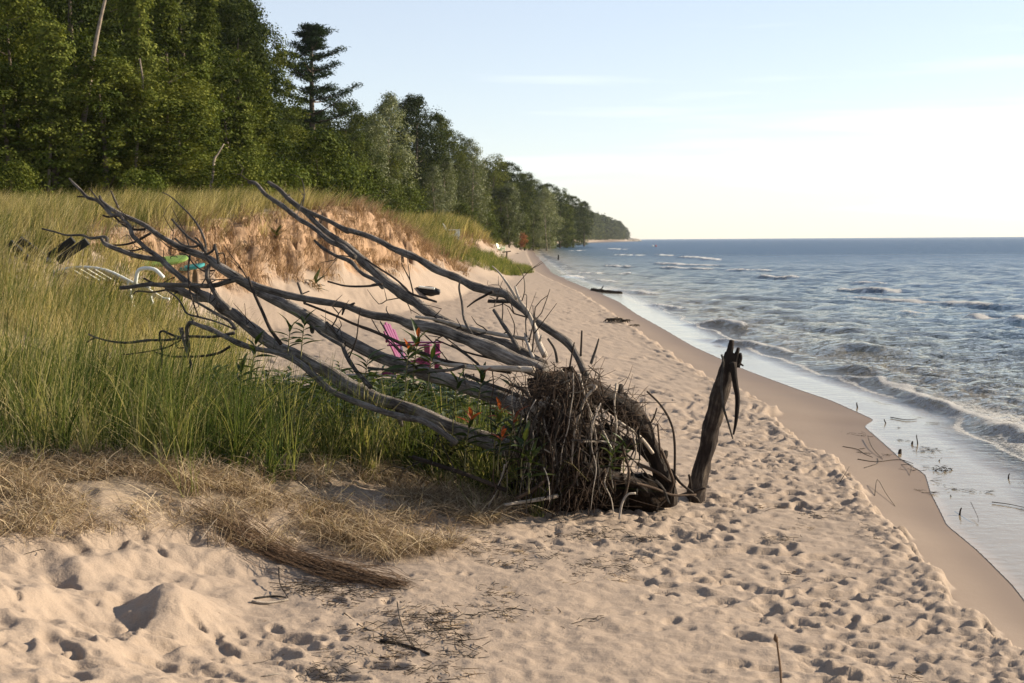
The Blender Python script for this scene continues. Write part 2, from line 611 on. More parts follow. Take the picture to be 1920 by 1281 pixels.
def mat_water():
    m, n, l, out = new_mat('lake_water')
    p = geo_pos(n)
    dep, foam, chop = attr(n, 'depth'), attr(n, 'foam'), attr(n, 'chop')
    col = ramp(n, l, dep, [(0.0, (0.30, 0.235, 0.16)), (0.12, (0.21, 0.17, 0.11)), (0.34, (0.12, 0.115, 0.082)), (0.60, (0.036, 0.066, 0.090)), (1.0, (0.019, 0.060, 0.125))])
    b = n.new('ShaderNodeBsdfPrincipled')
    b.inputs['IOR'].default_value = 1.333
    far = attr(n, 'far')
    rf = n.new('ShaderNodeMapRange')
    rf.inputs['To Min'].default_value = 0.03
    rf.inputs['To Max'].default_value = 0.30
    l.new(far, rf.inputs['Value'])
    l.new(rf.outputs[0], b.inputs['Roughness'])
    sf = n.new('ShaderNodeMapRange')
    sf.inputs['To Min'].default_value = 0.36
    sf.inputs['To Max'].default_value = 0.06
    l.new(far, sf.inputs['Value'])
    l.new(sf.outputs[0], b.inputs['Specular IOR Level'])
    l.new(col, b.inputs['Base Color'])
    w1 = noise(n, l, p, 1.0, 5, 0.68, (1.9, 2.5, 1))
    w2 = noise(n, l, p, 1.0, 3, 0.6, (6.5, 8.0, 1))
    w3 = noise(n, l, p, 1.0, 3, 0.6, (0.30, 0.42, 1))
    hh = math_n(n, l, 'ADD', math_n(n, l, 'MULTIPLY', w1, 0.25), math_n(n, l, 'MULTIPLY', w2, 0.10))
    hh = math_n(n, l, 'ADD', hh, math_n(n, l, 'MULTIPLY', w3, 0.55))
    hh = math_n(n, l, 'MULTIPLY', hh, chop)
    bn = bump(n, l, hh, 1.0, 1.0)
    l.new(bn.outputs[0], b.inputs['Normal'])
    # foam
    f = n.new('ShaderNodeBsdfPrincipled')
    f.inputs['Base Color'].default_value = (0.82, 0.80, 0.75, 1)
    f.inputs['Roughness'].default_value = 0.6
    fn = noise(n, l, p, 22, 6, 0.8)
    fb = bump(n, l, fn, 1.0, 0.10)
    l.new(fb.outputs[0], f.inputs['Normal'])
    ft = n.new('ShaderNodeBsdfTranslucent')
    ft.inputs['Color'].default_value = (0.92, 0.88, 0.80, 1)
    l.new(fb.outputs[0], ft.inputs['Normal'])
    fx = n.new('ShaderNodeMixShader')
    fx.inputs[0].default_value = 0.3
    l.new(f.outputs[0], fx.inputs[1])
    l.new(ft.outputs[0], fx.inputs[2])
    # thin crests let the low sun through
    bt = n.new('ShaderNodeBsdfTranslucent')
    bt.inputs['Color'].default_value = (0.46, 0.38, 0.20, 1)
    bx = n.new('ShaderNodeMixShader')
    l.new(math_n(n, l, 'MULTIPLY', foam, 0.22, True), bx.inputs[0])
    l.new(b.outputs[0], bx.inputs[1])
    l.new(bt.outputs[0], bx.inputs[2])
    fm = math_n(n, l, 'ADD', foam, math_n(n, l, 'MULTIPLY', math_n(n, l, 'SUBTRACT', fn, 0.5), 2.8))
    fm = ramp(n, l, fm, [(0.30, (0, 0, 0)), (0.44, (1, 1, 1))])
    gate = ramp(n, l, foam, [(0.02, (0, 0, 0)), (0.25, (1, 1, 1))])
    fm = math_n(n, l, 'MULTIPLY', fm, gate)
    mx = n.new('ShaderNodeMixShader')
    l.new(fm, mx.inputs[0])
    l.new(bx.outputs[0], mx.inputs[1])
    l.new(fx.outputs[0], mx.inputs[2])
    tr = n.new('ShaderNodeBsdfTransparent')
    edge = ramp(n, l, dep, [(0.0, (0, 0, 0)), (0.003, (1, 1, 1))])
    mx2 = n.new('ShaderNodeMixShader')
    l.new(edge, mx2.inputs[0])
    l.new(tr.outputs[0], mx2.inputs[1])
    l.new(mx.outputs[0], mx2.inputs[2])
    l.new(mx2.outputs[0], out.inputs['Surface'])
    return m


def mat_leaf(name, stops, trans=0.35, rough=0.75, spec=0.06):
    m, n, l, out = new_mat(name)
    t = attr(n, 'tint')
    oi = n.new('ShaderNodeObjectInfo')
    v = math_n(n, l, 'ADD', t, math_n(n, l, 'MULTIPLY', math_n(n, l, 'SUBTRACT', oi.outputs['Random'], 0.5), 0.6), True)
    c = ramp(n, l, v, stops)
    b = n.new('ShaderNodeBsdfPrincipled')
    b.inputs['Roughness'].default_value = rough
    b.inputs['Specular IOR Level'].default_value = spec
    l.new(c, b.inputs['Base Color'])
    tl = n.new('ShaderNodeBsdfTranslucent')
    l.new(mixc(n, l, 1.0, c, (1.0, 1.0, 0.55), 'MULTIPLY'), tl.inputs['Color'])
    mx = n.new('ShaderNodeMixShader')
    mx.inputs[0].default_value = trans
    l.new(b.outputs[0], mx.inputs[1])
    l.new(tl.outputs[0], mx.inputs[2])
    l.new(mx.outputs[0], out.inputs['Surface'])
    return m


def mat_wood(name, dark, mid, light, bump_s=0.8, rough=0.85, patch=None):
    m, n, l, out = new_mat(name)
    uv = n.new('ShaderNodeUVMap').outputs[0]
    p = geo_pos(n)
    streak = noise(n, l, uv, 1.0, 7, 0.72, (20, 5, 1))
    blot = noise(n, l, p, 7.0, 5, 0.6)
    fib = noise(n, l, uv, 1.0, 4, 0.7, (60, 14, 1))
    f = math_n(n, l, 'ADD', math_n(n, l, 'MULTIPLY', streak, 0.6), math_n(n, l, 'MULTIPLY', blot, 0.4))
    c = ramp(n, l, f, [(0.39, dark), (0.49, mid), (0.62, light)])
    if patch:
        pf = ramp(n, l, noise(n, l, p, 3.2, 4, 0.6), [(0.50, (0, 0, 0)), (0.58, (1, 1, 1))])
        c = mixc(n, l, pf, c, ramp(n, l, fib, [(0.3, tuple(x * .6 for x in patch)), (0.7, patch)]))
    b = n.new('ShaderNodeBsdfPrincipled')
    b.inputs['Roughness'].default_value = rough
    b.inputs['Specular IOR Level'].default_value = 0.25
    l.new(c, b.inputs['Base Color'])
    h = math_n(n, l, 'ADD', streak, math_n(n, l, 'MULTIPLY', fib, 0.6))
    bn = bump(n, l, h, bump_s, 0.012)
    l.new(bn.outputs[0], b.inputs['Normal'])
    l.new(b.outputs[0], out.inputs['Surface'])
    return m


def mat_plain(name, c, rough=0.5, var=0.12, scale=9.0, spec=0.4, bmp=0.0):
    m, n, l, out = new_mat(name)
    p = geo_pos(n)
    f = noise(n, l, p, scale, 5, 0.6)
    cc = ramp(n, l, f, [(0.3, tuple(x * (1 - 2 * var) for x in c)), (0.7, tuple(min(1, x * (1 + var)) for x in c))])
    b = n.new('ShaderNodeBsdfPrincipled')
    b.inputs['Roughness'].default_value = rough
    b.inputs['Specular IOR Level'].default_value = spec
    l.new(cc, b.inputs['Base Color'])
    if bmp:
        bn = bump(n, l, noise(n, l, p, scale * 3, 4, 0.7), 1.0, bmp)
        l.new(bn.outputs[0], b.inputs['Normal'])
    l.new(b.outputs[0], out.inputs['Surface'])
    return m


M = {}
M['sand'] = mat_sand()
M['water'] = mat_water()
M['drift'] = mat_wood('weathered_driftwood', (0.050, 0.040, 0.033), (0.200, 0.170, 0.142), (0.46, 0.41, 0.355), 2.6)
M['drift_dark'] = mat_wood('dark_driftwood', (0.0144, 0.0096, 0.0072), (0.0464, 0.0320, 0.0232), (0.1200, 0.0896, 0.0656), 1.3)
M['drift_pale'] = mat_wood('bleached_driftwood', (0.22, 0.175, 0.13), (0.40, 0.335, 0.265), (0.60, 0.53, 0.44))
M['root'] = mat_wood('root_bark', (0.0210, 0.0126, 0.0084), (0.0665, 0.0420, 0.0266), (0.1540, 0.1050, 0.0700))
M['root_brown'] = mat_wood('brown_rootlets', (0.08, 0.045, 0.025), (0.18, 0.108, 0.06), (0.34, 0.225, 0.135))
M['stump'] = mat_wood('wet_bark', (0.0060, 0.0042, 0.0030), (0.0216, 0.0138, 0.0090), (0.0600, 0.0408, 0.0276), 1.5)
M['post'] = mat_wood('split_post_wood', (0.0140, 0.0091, 0.0063), (0.0525, 0.0364, 0.0252), (0.1680, 0.1295, 0.0945), 1.6, patch=(0.0350, 0.0217, 0.0147))
M['bark'] = mat_plain('tree_bark', (0.13, 0.10, 0.075), 0.9, 0.3, 6, 0.2, 0.03)
M['bark_pale'] = mat_plain('pale_dead_bark', (0.25, 0.20, 0.155), 0.9, 0.25, 5, 0.2, 0.02)
M['grass_green'] = mat_leaf('green_marram', [(0.0, (0.0298, 0.0510, 0.0119)), (0.40, (0.0892, 0.1148, 0.0306)), (0.75, (0.1997, 0.1997, 0.0723)), (1.0, (0.3910, 0.3315, 0.1700))], 0.45)
M['grass_tan'] = mat_leaf('golden_marram', [(0.0, (0.10, 0.095, 0.034)), (0.35, (0.22, 0.185, 0.080)), (0.75, (0.40, 0.325, 0.165)), (1.0, (0.58, 0.48, 0.28))], 0.45)
M['straw'] = mat_leaf('dry_straw', [(0.0, (0.075, 0.048, 0.028)), (0.5, (0.27, 0.185, 0.11)), (1.0, (0.58, 0.46, 0.30))], 0.2, 0.8)
M['straw_root'] = mat_leaf('hanging_rootlets', [(0.0, (0.11, 0.066, 0.037)), (0.5, (0.29, 0.188, 0.11)), (1.0, (0.44, 0.31, 0.195))], 0.15, 0.85)
M['leaf_dark'] = mat_leaf('dark_foliage', [(0.0, (0.011, 0.020, 0.004)), (0.5, (0.034, 0.048, 0.009)), (1.0, (0.085, 0.098, 0.019))], 0.22)
M['leaf_mid'] = mat_leaf('mid_foliage', [(0.0, (0.018, 0.030, 0.005)), (0.5, (0.062, 0.080, 0.012)), (1.0, (0.145, 0.155, 0.028))], 0.22)
M['leaf_pale'] = mat_leaf('pale_poplar_foliage', [(0.0, (0.055, 0.068, 0.022)), (0.5, (0.130, 0.150, 0.055)), (1.0, (0.24, 0.25, 0.115))], 0.25, 0.5, 0.3)
M['leaf_yellow'] = mat_leaf('yellow_green_foliage', [(0.0, (0.0375, 0.0562, 0.0075)), (0.5, (0.0825, 0.1050, 0.0165)), (1.0, (0.1500, 0.1650, 0.0338))], 0.2)
M['needle'] = mat_leaf('pine_needles', [(0.0, (0.0133, 0.0285, 0.0114)), (0.5, (0.0333, 0.0551, 0.0209)), (1.0, (0.0712, 0.0950, 0.0380))], 0.2)
M['leaf_rust'] = mat_leaf('rust_foliage', [(0.0, (0.12, 0.04, 0.015)), (1.0, (0.30, 0.12, 0.05))], 0.3)
M['herb'] = mat_leaf('herb_leaf', [(0.0, (0.0120, 0.0240, 0.0060)), (0.6, (0.0315, 0.0510, 0.0120)), (1.0, (0.0825, 0.1013, 0.0263))], 0.3, 0.45, 0.35)
M['herb_red'] = mat_leaf('red_herb_leaf', [(0.0, (0.1960, 0.0350, 0.0140)), (1.0, (0.3850, 0.0980, 0.0350))], 0.45, 0.4, 0.5)

# ------------------------------------------------------------------ the beach
def rows_geo(segs):
    out = []
    for a, b, k in segs:
        n = max(2, int(math.log(b / a) / k))
        out.append(np.geomspace(a, b, n, endpoint=False))
    return np.concatenate(out + [np.array([segs[-1][1]])])


def build_beach():
    ys = rows_geo([(1.2, 4.0, 0.012), (4.0, 14, 0.0032), (14, 120, 0.0075), (120, 1900, 0.022), (1900, 30000, 0.2)])
    NC, NL, NR = 540, 34, 14
    ul = np.full_like(ys, -0.43)
    ur = np.clip((SHORE(ys) + 1.2) / ys, -0.40, 0.50)
    ur = np.maximum(ur, ul + 0.04)
    k = np.linspace(0, 1, NC)
    mid = ul[:, None] + (ur - ul)[:, None] * k[None]
    lm = ul[:, None] - np.geomspace(1.8, 0.004, NL)[None]
    rm = ur[:, None] + np.geomspace(0.004, 1.6, NR)[None]
    U = np.concatenate([lm, mid, rm], axis=1)
    Y = np.repeat(ys[:, None], U.shape[1], 1)
    X = U * Y
    Z = H(X, Y)
    nr, nc = X.shape
    V = np.stack([X, Y, Z], -1).reshape(-1, 3)
    I = np.arange(nr * nc).reshape(nr, nc)
    Q = np.stack([I[:-1, :-1], I[:-1, 1:], I[1:, 1:], I[1:, :-1]], -1).reshape(-1, 4)
    s = SHORE(Y) - X
    bw = BERMW(Y)
    n1 = fbm(X * 3, Y * 3, 3)
    wet = sstep(0.05, -0.02, s - bw + 0.10 * fbm(X * 3.2, Y * 3.2, 2) + 0.10 * fbm(X * 11, Y * 11, 3) + 0.02) * (0.62 + 0.36 * sstep(0.75, 0.1, s / bw) + 0.10 * fbm(X * 0.8, Y * 2.5, 3))
    t = TOE(Y) - X + 0.5 * fbm(X * 0.5 + 3, Y * 0.22, 3) * sstep(10, 20, Y)
    tau = t / DUNE_W(Y)
    c = CLIFF(Y)
    scarp = c * sstep(0.50, 0.72, tau + 0.25 * fbm(X * 1.4, Y * 0.9, 3)) * sstep(1.35, 1.0, tau)
    soil = sstep(0.9, 1.5, tau) * 0.75 * sstep(6.5, 9, Y) + sstep(0.5, 1.3, t) * sstep(6.6, 7.8, Y) * sstep(24, 20, Y) * 0.5
    soil = np.clip(soil, 0, 0.8) * (1 - scarp)
    litter = sstep(0.9, 0.2, np.abs(t + 0.35 + 0.3 * n1)) * sstep(9, 6.5, Y) * 0.9 + 0.22 * sstep(0.0, 0.5, s - bw) * sstep(14, 30, Y) + 0.10 * sstep(0.1, 0.4, s - bw)
    me = mesh_np('beach', V, Q, True, {'wet': wet, 'scarp': np.clip(scarp, 0, 1), 'soil': soil, 'litter': np.clip(litter, 0, 1)})
    o = obj('beach', me, M['sand'])
    tag(o, kind='structure')
    o['label'] = 'trodden pale sand beach rising to a grassy dune'


build_beach()

# ------------------------------------------------------------------ the lake
RIDGES = [  # photograph pixels of each crest, height, half width, foam
    ([(1560, 706), (1620, 716), (1680, 733), (1750, 760), (1830, 788), (1910, 815), (2000, 845)], 0.13, 0.26, 0.8),
    ([(1330, 638), (1390, 648), (1440, 655), (1495, 668)], 0.13, 0.26, 0.85),
    ([(1300, 610), (1350, 611), (1392, 618)], 0.17, 0.30, 0.8),
    ([(1225, 572), (1250, 576), (1280, 581)], 0.12, 0.3, 0.9),
    ([(1150, 545), (1180, 548), (1235, 552)], 0.10, 0.4, 0.8),
    ([(1550, 545), (1620, 546), (1695, 550)], 0.20, 0.45, 1.0),
    ([(1555, 557), (1640, 562), (1750, 569), (1830, 575), (1910, 577)], 0.17, 0.45, 1.0),
    ([(1683, 587), (1710, 589), (1738, 591)], 0.18, 0.4, 0.9),
    ([(1800, 594), (1860, 600), (1940, 607)], 0.17, 0.42, 1.0),
    ([(1590, 532), (1630, 533), (1668, 536)], 0.15, 0.5, 0.6),
    ([(1415, 521), (1450, 522), (1500, 524)], 0.22, 0.55, 0.9),
    ([(1215, 495), (1290, 499), (1360, 500)], 0.25, 0.8, 1.0),
    ([(1230, 503), (1280, 505), (1340, 507)], 0.20, 0.7, 1.0),
    ([(1350, 508), (1400, 509), (1445, 510)], 0.22, 0.7, 0.9),
    ([(1262, 483), (1300, 484), (1350, 490)], 0.3, 1.0, 0.9),
    ([(1155, 514), (1170, 514), (1184, 514)], 0.16, 0.5, 1.0),
    ([(1080, 512), (1105, 513), (1138, 513)], 0.14, 0.5, 1.0),
    ([(1130, 500), (1155, 501), (1185, 503)], 0.16, 0.6, 0.8),
    ([(1145, 479), (1190, 480), (1230, 479)], 0.3, 1.2, 0.9),
    ([(1060, 471), (1080, 471), (1100, 470)], 0.2, 1.5, 1.0),
    ([(1140, 467), (1155, 468), (1175, 469)], 0.3, 2.0, 0.9),
    ([(1110, 525), (1130, 527), (1160, 530)], 0.12, 0.5, 1.0),
    ([(1095, 522), (1070, 519), (1060, 517)], 0.10, 0.6, 1.0),
    ([(1225, 479), (1250, 480), (1262, 481)], 0.25, 1.2, 1.0),
    ([(1440, 600), (1500, 610), (1580, 620), (1660, 632)], 0.08, 0.40, 0.1),
    ([(1500, 640), (1600, 655), (1700, 668)], 0.10, 0.4, 0.0),
    ([(1780, 640), (1850, 650), (1950, 665)], 0.06, 0.5, 0.0),
    ([(1560, 690), (1650, 700), (1740, 716), (1800, 728)], 0.07, 0.3, 0.0),
]


def build_lake():
    ys = rows_geo([(3.2, 5, 0.02), (5, 150, 0.0046), (150, 1500, 0.014), (1500, 40000, 0.06)])
    NC = 400
    k = np.linspace(0, 1, NC)
    sh = np.clip(SHORE(ys), -1e9, 1e9)
    ul = np.maximum((sh - 0.4) / ys, -0.45)
    ur = np.maximum(0.44, ul + 0.15)
    lin = ul[:, None] + (ur - ul)[:, None] * (0.55 * k + 0.45 * k * k)[None]
    rm = ur[:, None] + np.geomspace(0.006, 1.8, 26)[None]
    U = np.concatenate([lin, rm], 1)
    Y = np.repeat(ys[:, None], U.shape[1], 1)
    X = U * Y
    off = X - SHORE(Y)                       # metres off the waterline
    att = sstep(0.45, 2.2, off)
    Z = np.zeros_like(X)
    near_fade = sstep(260, 90, Y)
    for i in range(46):
        lam = float(np.exp(RNG.uniform(math.log(0.30), math.log(3.6))))
        a = math.atan2(-0.62, -0.78) + RNG.normal(0, 0.42)
        kx, ky = math.cos(a) * 2 * math.pi / lam, math.sin(a) * 2 * math.pi / lam
        amp = 0.0060 * lam ** 0.40
        ok = sstep(2.6, 4.5, lam / (0.0046 * Y))  # leave out waves finer than the mesh
        ph = kx * X + ky * Y + RNG.uniform(0, 6.28) + 1.5 * fbm(X * 0.12 + i, Y * 0.12, 2)
        Z += ok * amp * (np.sin(ph) + 0.3 * np.sin(2 * ph + 1.57))
    Z *= att * near_fade
    Z += 0.012 * fbm(X * 1.1, Y * 0.7, 3) * sstep(0.15, 1.0, off) * near_fade
    foam = np.zeros_like(X)
    ridges = list(RIDGES)
    for line, h, w, fo in ridges:
        w = w * 0.78
        P = np.array([on_z(a, b, 0.0)[:2] for a, b in line])
        best = np.full(X.shape, 1e9)
        sgn = np.zeros_like(X)
        frac = np.zeros_like(X)
        seg = np.linalg.norm(np.diff(P, axis=0), axis=1)
        cum = np.concatenate([[0], np.cumsum(seg)])
        box = (X > P[:, 0].min() - 6 * w) & (X < P[:, 0].max() + 6 * w) & (Y > P[:, 1].min() - 6 * w) & (Y < P[:, 1].max() + 6 * w)
        xs_, ys_ = X[box], Y[box]
        bb, sg, fr = best[box], sgn[box], frac[box]
        for i in range(len(seg)):
            e = (P[i + 1] - P[i]) / seg[i]
            u = np.clip((xs_ - P[i, 0]) * e[0] + (ys_ - P[i, 1]) * e[1], 0, seg[i])
            dx, dy = xs_ - (P[i, 0] + e[0] * u), ys_ - (P[i, 1] + e[1] * u)
            d = np.hypot(dx, dy)
            nrm = np.array((-e[1], e[0]))
            if nrm[0] * 0.78 + nrm[1] * 0.62 > 0:
                nrm = -nrm                    # points shoreward
            m = d < bb
            bb = np.where(m, d, bb)
            sg = np.where(m, dx * nrm[0] + dy * nrm[1], sg)
            fr = np.where(m, (cum[i] + u) / cum[-1], fr)
        wob = w * 0.7 * fbm(xs_ * 1.3 / max(w, .3) * .4, ys_ * 1.3 / max(w, .3) * .4, 3)
        q = sg + wob
        end = np.clip(np.minimum(fr, 1 - fr) / 0.16, 0, 1)
        beyond = np.exp(-np.maximum(bb - np.abs(sg), 0) ** 2 / (w * w))
        lump = 0.8 + 0.3 * fbm(xs_ * 1.2 / w * 0.35, ys_ * 1.2 / w * 0.35, 2)
        prof = np.where(q > 0, np.exp(-(q / (0.62 * w)) ** 2), np.exp(-(q / (1.6 * w)) ** 2))
        env = (0.25 + 0.75 * end) * beyond * lump
        h = h * 0.72
        Z[box] += h * prof * env
        Z[box] -= 0.20 * h * np.exp(-((q - 1.6 * w) / (0.9 * w)) ** 2) * env
        fz = np.exp(-((q + 0.10 * w) / (0.40 * w)) ** 2) * fo * end * beyond
        foam[box] = np.maximum(foam[box], fz)
    # lacy foam left in the wash behind the small breaker, and the lip of the swash
    lace = sstep(0.9, 1.3, off) * sstep(2.0, 1.5, off) * sstep(7, 9, Y) * sstep(19, 15, Y) * 0.42
    lip = np.exp(-((off - 0.95 - 0.25 * fbm(X * 1.2, Y * 0.5, 3)) / 0.05) ** 2) * sstep(7, 9, Y) * sstep(60, 30, Y) * 0.5
    farwash = sstep(0.1, 0.6, off) * sstep(3.0, 1.0, off) * sstep(25, 50, Y) * sstep(600, 300, Y) * (0.16 + 0.30 * fbm(X * 0.8, Y * 0.16, 3))
    foam = np.maximum(np.maximum(foam, lace), np.maximum(lip, farwash))
    depth = np.clip(-H_base(X, Y), 0, 3)
    dn = 1 - np.exp(-depth / 0.42)
    dn = np.where(off < 0, 0, np.maximum(dn, 0.006 + 0.1 * sstep(0, 0.10, off)))
    chop = 0.03 + 0.97 * sstep(0.55, 1.9, off)
    nr, nc = X.shape
    V = np.stack([X, Y, Z + 0.004], -1).reshape(-1, 3)
    I = np.arange(nr * nc).reshape(nr, nc)
    Q = np.stack([I[:-1, :-1], I[:-1, 1:], I[1:, 1:], I[1:, :-1]], -1).reshape(-1, 4)
    o = obj('lake_water', mesh_np('lake_water', V, Q, True, {'depth': dn, 'foam': foam, 'chop': chop, 'far': sstep(12, 200, Y)}), M['water'])
    tag(o, kind='structure')
    o['label'] = 'choppy blue lake with small breakers'


build_lake()

# ------------------------------------------------------------------ scattering
def scatter(name, P, rot, scl, idx, protos, label, kind='stuff', cat=None):
    coll = bpy.data.collections.new(name + '_source')
    for k, (me, mat) in enumerate(protos):
        me.materials.append(mat)
        po = bpy.data.objects.new('%s_source_%02d' % (name, k), me)
        coll.objects.link(po)
    me = bpy.data.meshes.new(name)
    me.vertices.add(len(P))
    me.vertices.foreach_set('co', np.ascontiguousarray(P, np.float32).ravel())
    for nm, tp, key, v in (('rot', 'FLOAT_VECTOR', 'vector', rot), ('scl', 'FLOAT_VECTOR', 'vector', scl)):
        a = me.attributes.new(nm, tp, 'POINT')
        a.data.foreach_set(key, np.ascontiguousarray(v, np.float32).ravel())
    a = me.attributes.new('idx', 'INT', 'POINT')
    a.data.foreach_set('value', np.ascontiguousarray(idx, np.int32))
    me.update()
    o = obj(name, me)
    g = bpy.data.node_groups.new(name, 'GeometryNodeTree')
    g.interface.new_socket('Geometry', in_out='INPUT', socket_type='NodeSocketGeometry')
    g.interface.new_socket('Geometry', in_out='OUTPUT', socket_type='NodeSocketGeometry')
    gi, go = g.nodes.new('NodeGroupInput'), g.nodes.new('NodeGroupOutput')
    iop = g.nodes.new('GeometryNodeInstanceOnPoints')
    ci = g.nodes.new('GeometryNodeCollectionInfo')
    ci.inputs['Collection'].default_value = coll
    ci.inputs['Separate Children'].default_value = True
    ci.inputs['Reset Children'].default_value = True
    iop.inputs['Pick Instance'].default_value = True

    def na(nm, tp):
        q = g.nodes.new('GeometryNodeInputNamedAttribute')
        q.data_type = tp
        q.inputs['Name'].default_value = nm
        return q.outputs[0]
    g.links.new(gi.outputs[0], iop.inputs['Points'])
    g.links.new(ci.outputs[0], iop.inputs['Instance'])
    g.links.new(na('idx', 'INT'), iop.inputs['Instance Index'])
    g.links.new(na('rot', 'FLOAT_VECTOR'), iop.inputs['Rotation'])
    g.links.new(na('scl', 'FLOAT_VECTOR'), iop.inputs['Scale'])
    g.links.new(iop.outputs[0], go.inputs[0])
    md = o.modifiers.new('scatter', 'NODES')
    md.node_group = g
    tag(o, label, cat, None, kind)
    return o


def blades(n, hmin, hmax, spread, width, lean=0.25, droop=0.5, seg=4, tint=(0, 1), bias=0.12, flat=False, down=False):
    """a tuft of thin tapering blades"""
    V, Q, T = [], [], []
    for _ in range(n):
        a = RNG.uniform(0, 6.283)
        r = spread * math.sqrt(RNG.random())
        bx, by = r * math.cos(a), r * math.sin(a)
        h = RNG.uniform(hmin, hmax)
        la = RNG.uniform(0, 6.283)
        ln = abs(RNG.normal(0, lean))
        dx, dy = math.cos(la) * ln + bias, math.sin(la) * ln
        dr = RNG.uniform(0.2, 1.0) * droop
        wa = RNG.uniform(0, 3.14)
        wx, wy = math.cos(wa), math.sin(wa)
        tn = RNG.uniform(*tint)
        b = len(V)
        zz = 0.0
        for k in range(seg + 1):
            u = k / seg
            if flat:
                px, py = bx + math.cos(la) * h * u + 0.10 * h * math.sin(3 * u + a), by + math.sin(la) * h * u + 0.10 * h * math.cos(4 * u)
                pz = 0.01 + 0.16 * h * math.sin(3.0 * u) * dr * 2 + r * 0.10
            elif down:
                px, py, pz = bx + dx * h * u + .06 * math.sin(7 * u + a) * h, by + dy * h * u, -h * u * (1 - 0.2 * dr)
            else:
                px, py = bx + h * (dx * u + dx * dr * 1.6 * u * u * u), by + h * (dy * u + dy * dr * 1.6 * u * u * u)
                pz = h * (u - 0.35 * dr * ln * 2.0 * u ** 3)
            w = width * 0.5 * (1 - 0.85 * u ** 1.5)
            V += [(px - wx * w, py - wy * w, pz), (px + wx * w, py + wy * w, pz)]
            T += [tn, tn]
            if k:
                q = b + 2 * k
                Q.append((q - 2, q - 1, q + 1, q))
    return mesh_np('tuft', np.array(V), np.array(Q), True, {'tint': np.array(T)})


def place(n, x0, x1, y0, y1, fn, logy=False):
    X = RNG.uniform(x0, x1, n)
    Y = np.exp(RNG.uniform(math.log(y0), math.log(y1), n)) if logy else RNG.uniform(y0, y1, n)
    p = fn(X, Y)
    m = RNG.random(n) < p
    X, Y = X[m], Y[m]
    Z = H(X, Y)
    return np.stack([X, Y, Z], -1)


def grass_obj(name, P, protos, label, smin, smax, rzr=0.9, idxp=None):
    n = len(P)
    rot = np.zeros((n, 3))
    rot[:, 2] = RNG.uniform(-rzr, rzr, n)
    rot[:, :2] = RNG.normal(0, 0.06, (n, 2))
    s = RNG.uniform(smin, smax, n)
    idx = RNG.integers(0, len(protos), n) if idxp is None else idxp
    return scatter(name, P, rot, np.stack([s, s, s], -1), idx, protos, label)


def tt(X, Y):
    return TOE(Y) - X


def inpoly(px, py, poly):
    poly = np.array(poly, float)
    ins = np.zeros(px.shape, bool)
    j = len(poly) - 1
    for i in range(len(poly)):
        xi, yi, xj, yj = *poly[i], *poly[j]
        c = ((yi > py) != (yj > py)) & (px < (xj - xi) * (py - yi) / (yj - yi + 1e-9) + xi)
        ins ^= c
        j = i
    return ins


def thin_spot(X, Y):
    px, py = project(np.stack([X, Y, H(X, Y)], -1))
    return 1 - 0.60 * inpoly(px, py, [(-20, 480), (180, 478), (290, 500), (400, 500), (400, 540), (290, 565), (60, 545), (-20, 530)])


# green dune grass around and behind the fallen tree
def f_green(X, Y):
    t = tt(X, Y)
    n = fbm(X * 0.9, Y * 0.7, 3)
    front = 8.1 + 0.25 * fbm(X * 1.7, X * 0 + 3, 2)
    p = sstep(0.05, 0.7, t + 0.3 * n) * sstep(front - 0.9, front + 0.2, Y + 0.5 * n)
    px, py = project(np.stack([X, Y, H(X, Y)], -1))
    lim = np.interp(px, [-600, 0, 300, 600, 760, 900, 960], [830, 845, 880, 888, 902, 930, 940])
    p *= sstep(lim + 6, lim - 14, py + 16 * n)
    p *= 0.46 + 1.5 * n
    p *= sstep(26, 11, Y) * 0.75 + 0.25
    p *= thin_spot(X, Y)
    return np.clip(p, 0, 1)


gp = [(blades(20, 0.20, 0.72, 0.08, 0.0078, 0.28, 0.7, 5, (0.0, 1.0)), M['grass_green']) for _ in range(6)]
gp += [(blades(22, 0.20, 0.50, 0.10, 0.006, 0.4, 0.9, 5, (0.2, 1.0)), M['grass_tan']) for _ in range(3)]
Pg = place(7800, -9.5, 0.3, 7.2, 21, f_green)
idx = np.where(RNG.random(len(Pg)) < 0.14 + 0.56 * sstep(8.6, 15, Pg[:, 1]), RNG.integers(6, 9, len(Pg)), RNG.integers(0, 6, len(Pg)))
grass_obj('green_dune_grass', Pg, gp, 'long green dune grass growing around the fallen tree', 0.75, 1.12, idxp=idx)


# big fountain tufts along the front of the grass
FT = []
for px_, py_ in [(905, 925), (880, 905), (845, 900), (770, 905), (730, 898), (690, 905), (640, 895), (600, 900), (560, 890), (500, 893), (450, 885), (400, 890), (350, 880), (300, 885), (240, 872), (180, 870), (120, 862), (60, 860), (10, 850), (820, 885), (660, 880), (540, 875), (760, 885), (930, 930), (950, 915), (965, 938), (880, 930), (915, 905), (990, 950), (860, 915), (940, 900), (975, 905), (895, 890)]:
    q_ = ground(px_ + random.gauss(0, 12), py_ + random.gauss(0, 6), 6)
    for _ in range(2):
        FT.append((q_[0] + random.gauss(0, .06), q_[1] + random.gauss(0, .08), q_[2] - 0.01))
ftp = [(blades(38, 0.30, 0.72, 0.05, 0.0072, 0.34, 0.9, 6, (0.05, 0.95), 0.04), M['grass_green']) for _ in range(4)]
grass_obj('front_grass_tufts', np.array(FT), ftp, 'fountain shaped green tufts along the front of the dune grass', 0.75, 1.1, 3.14)


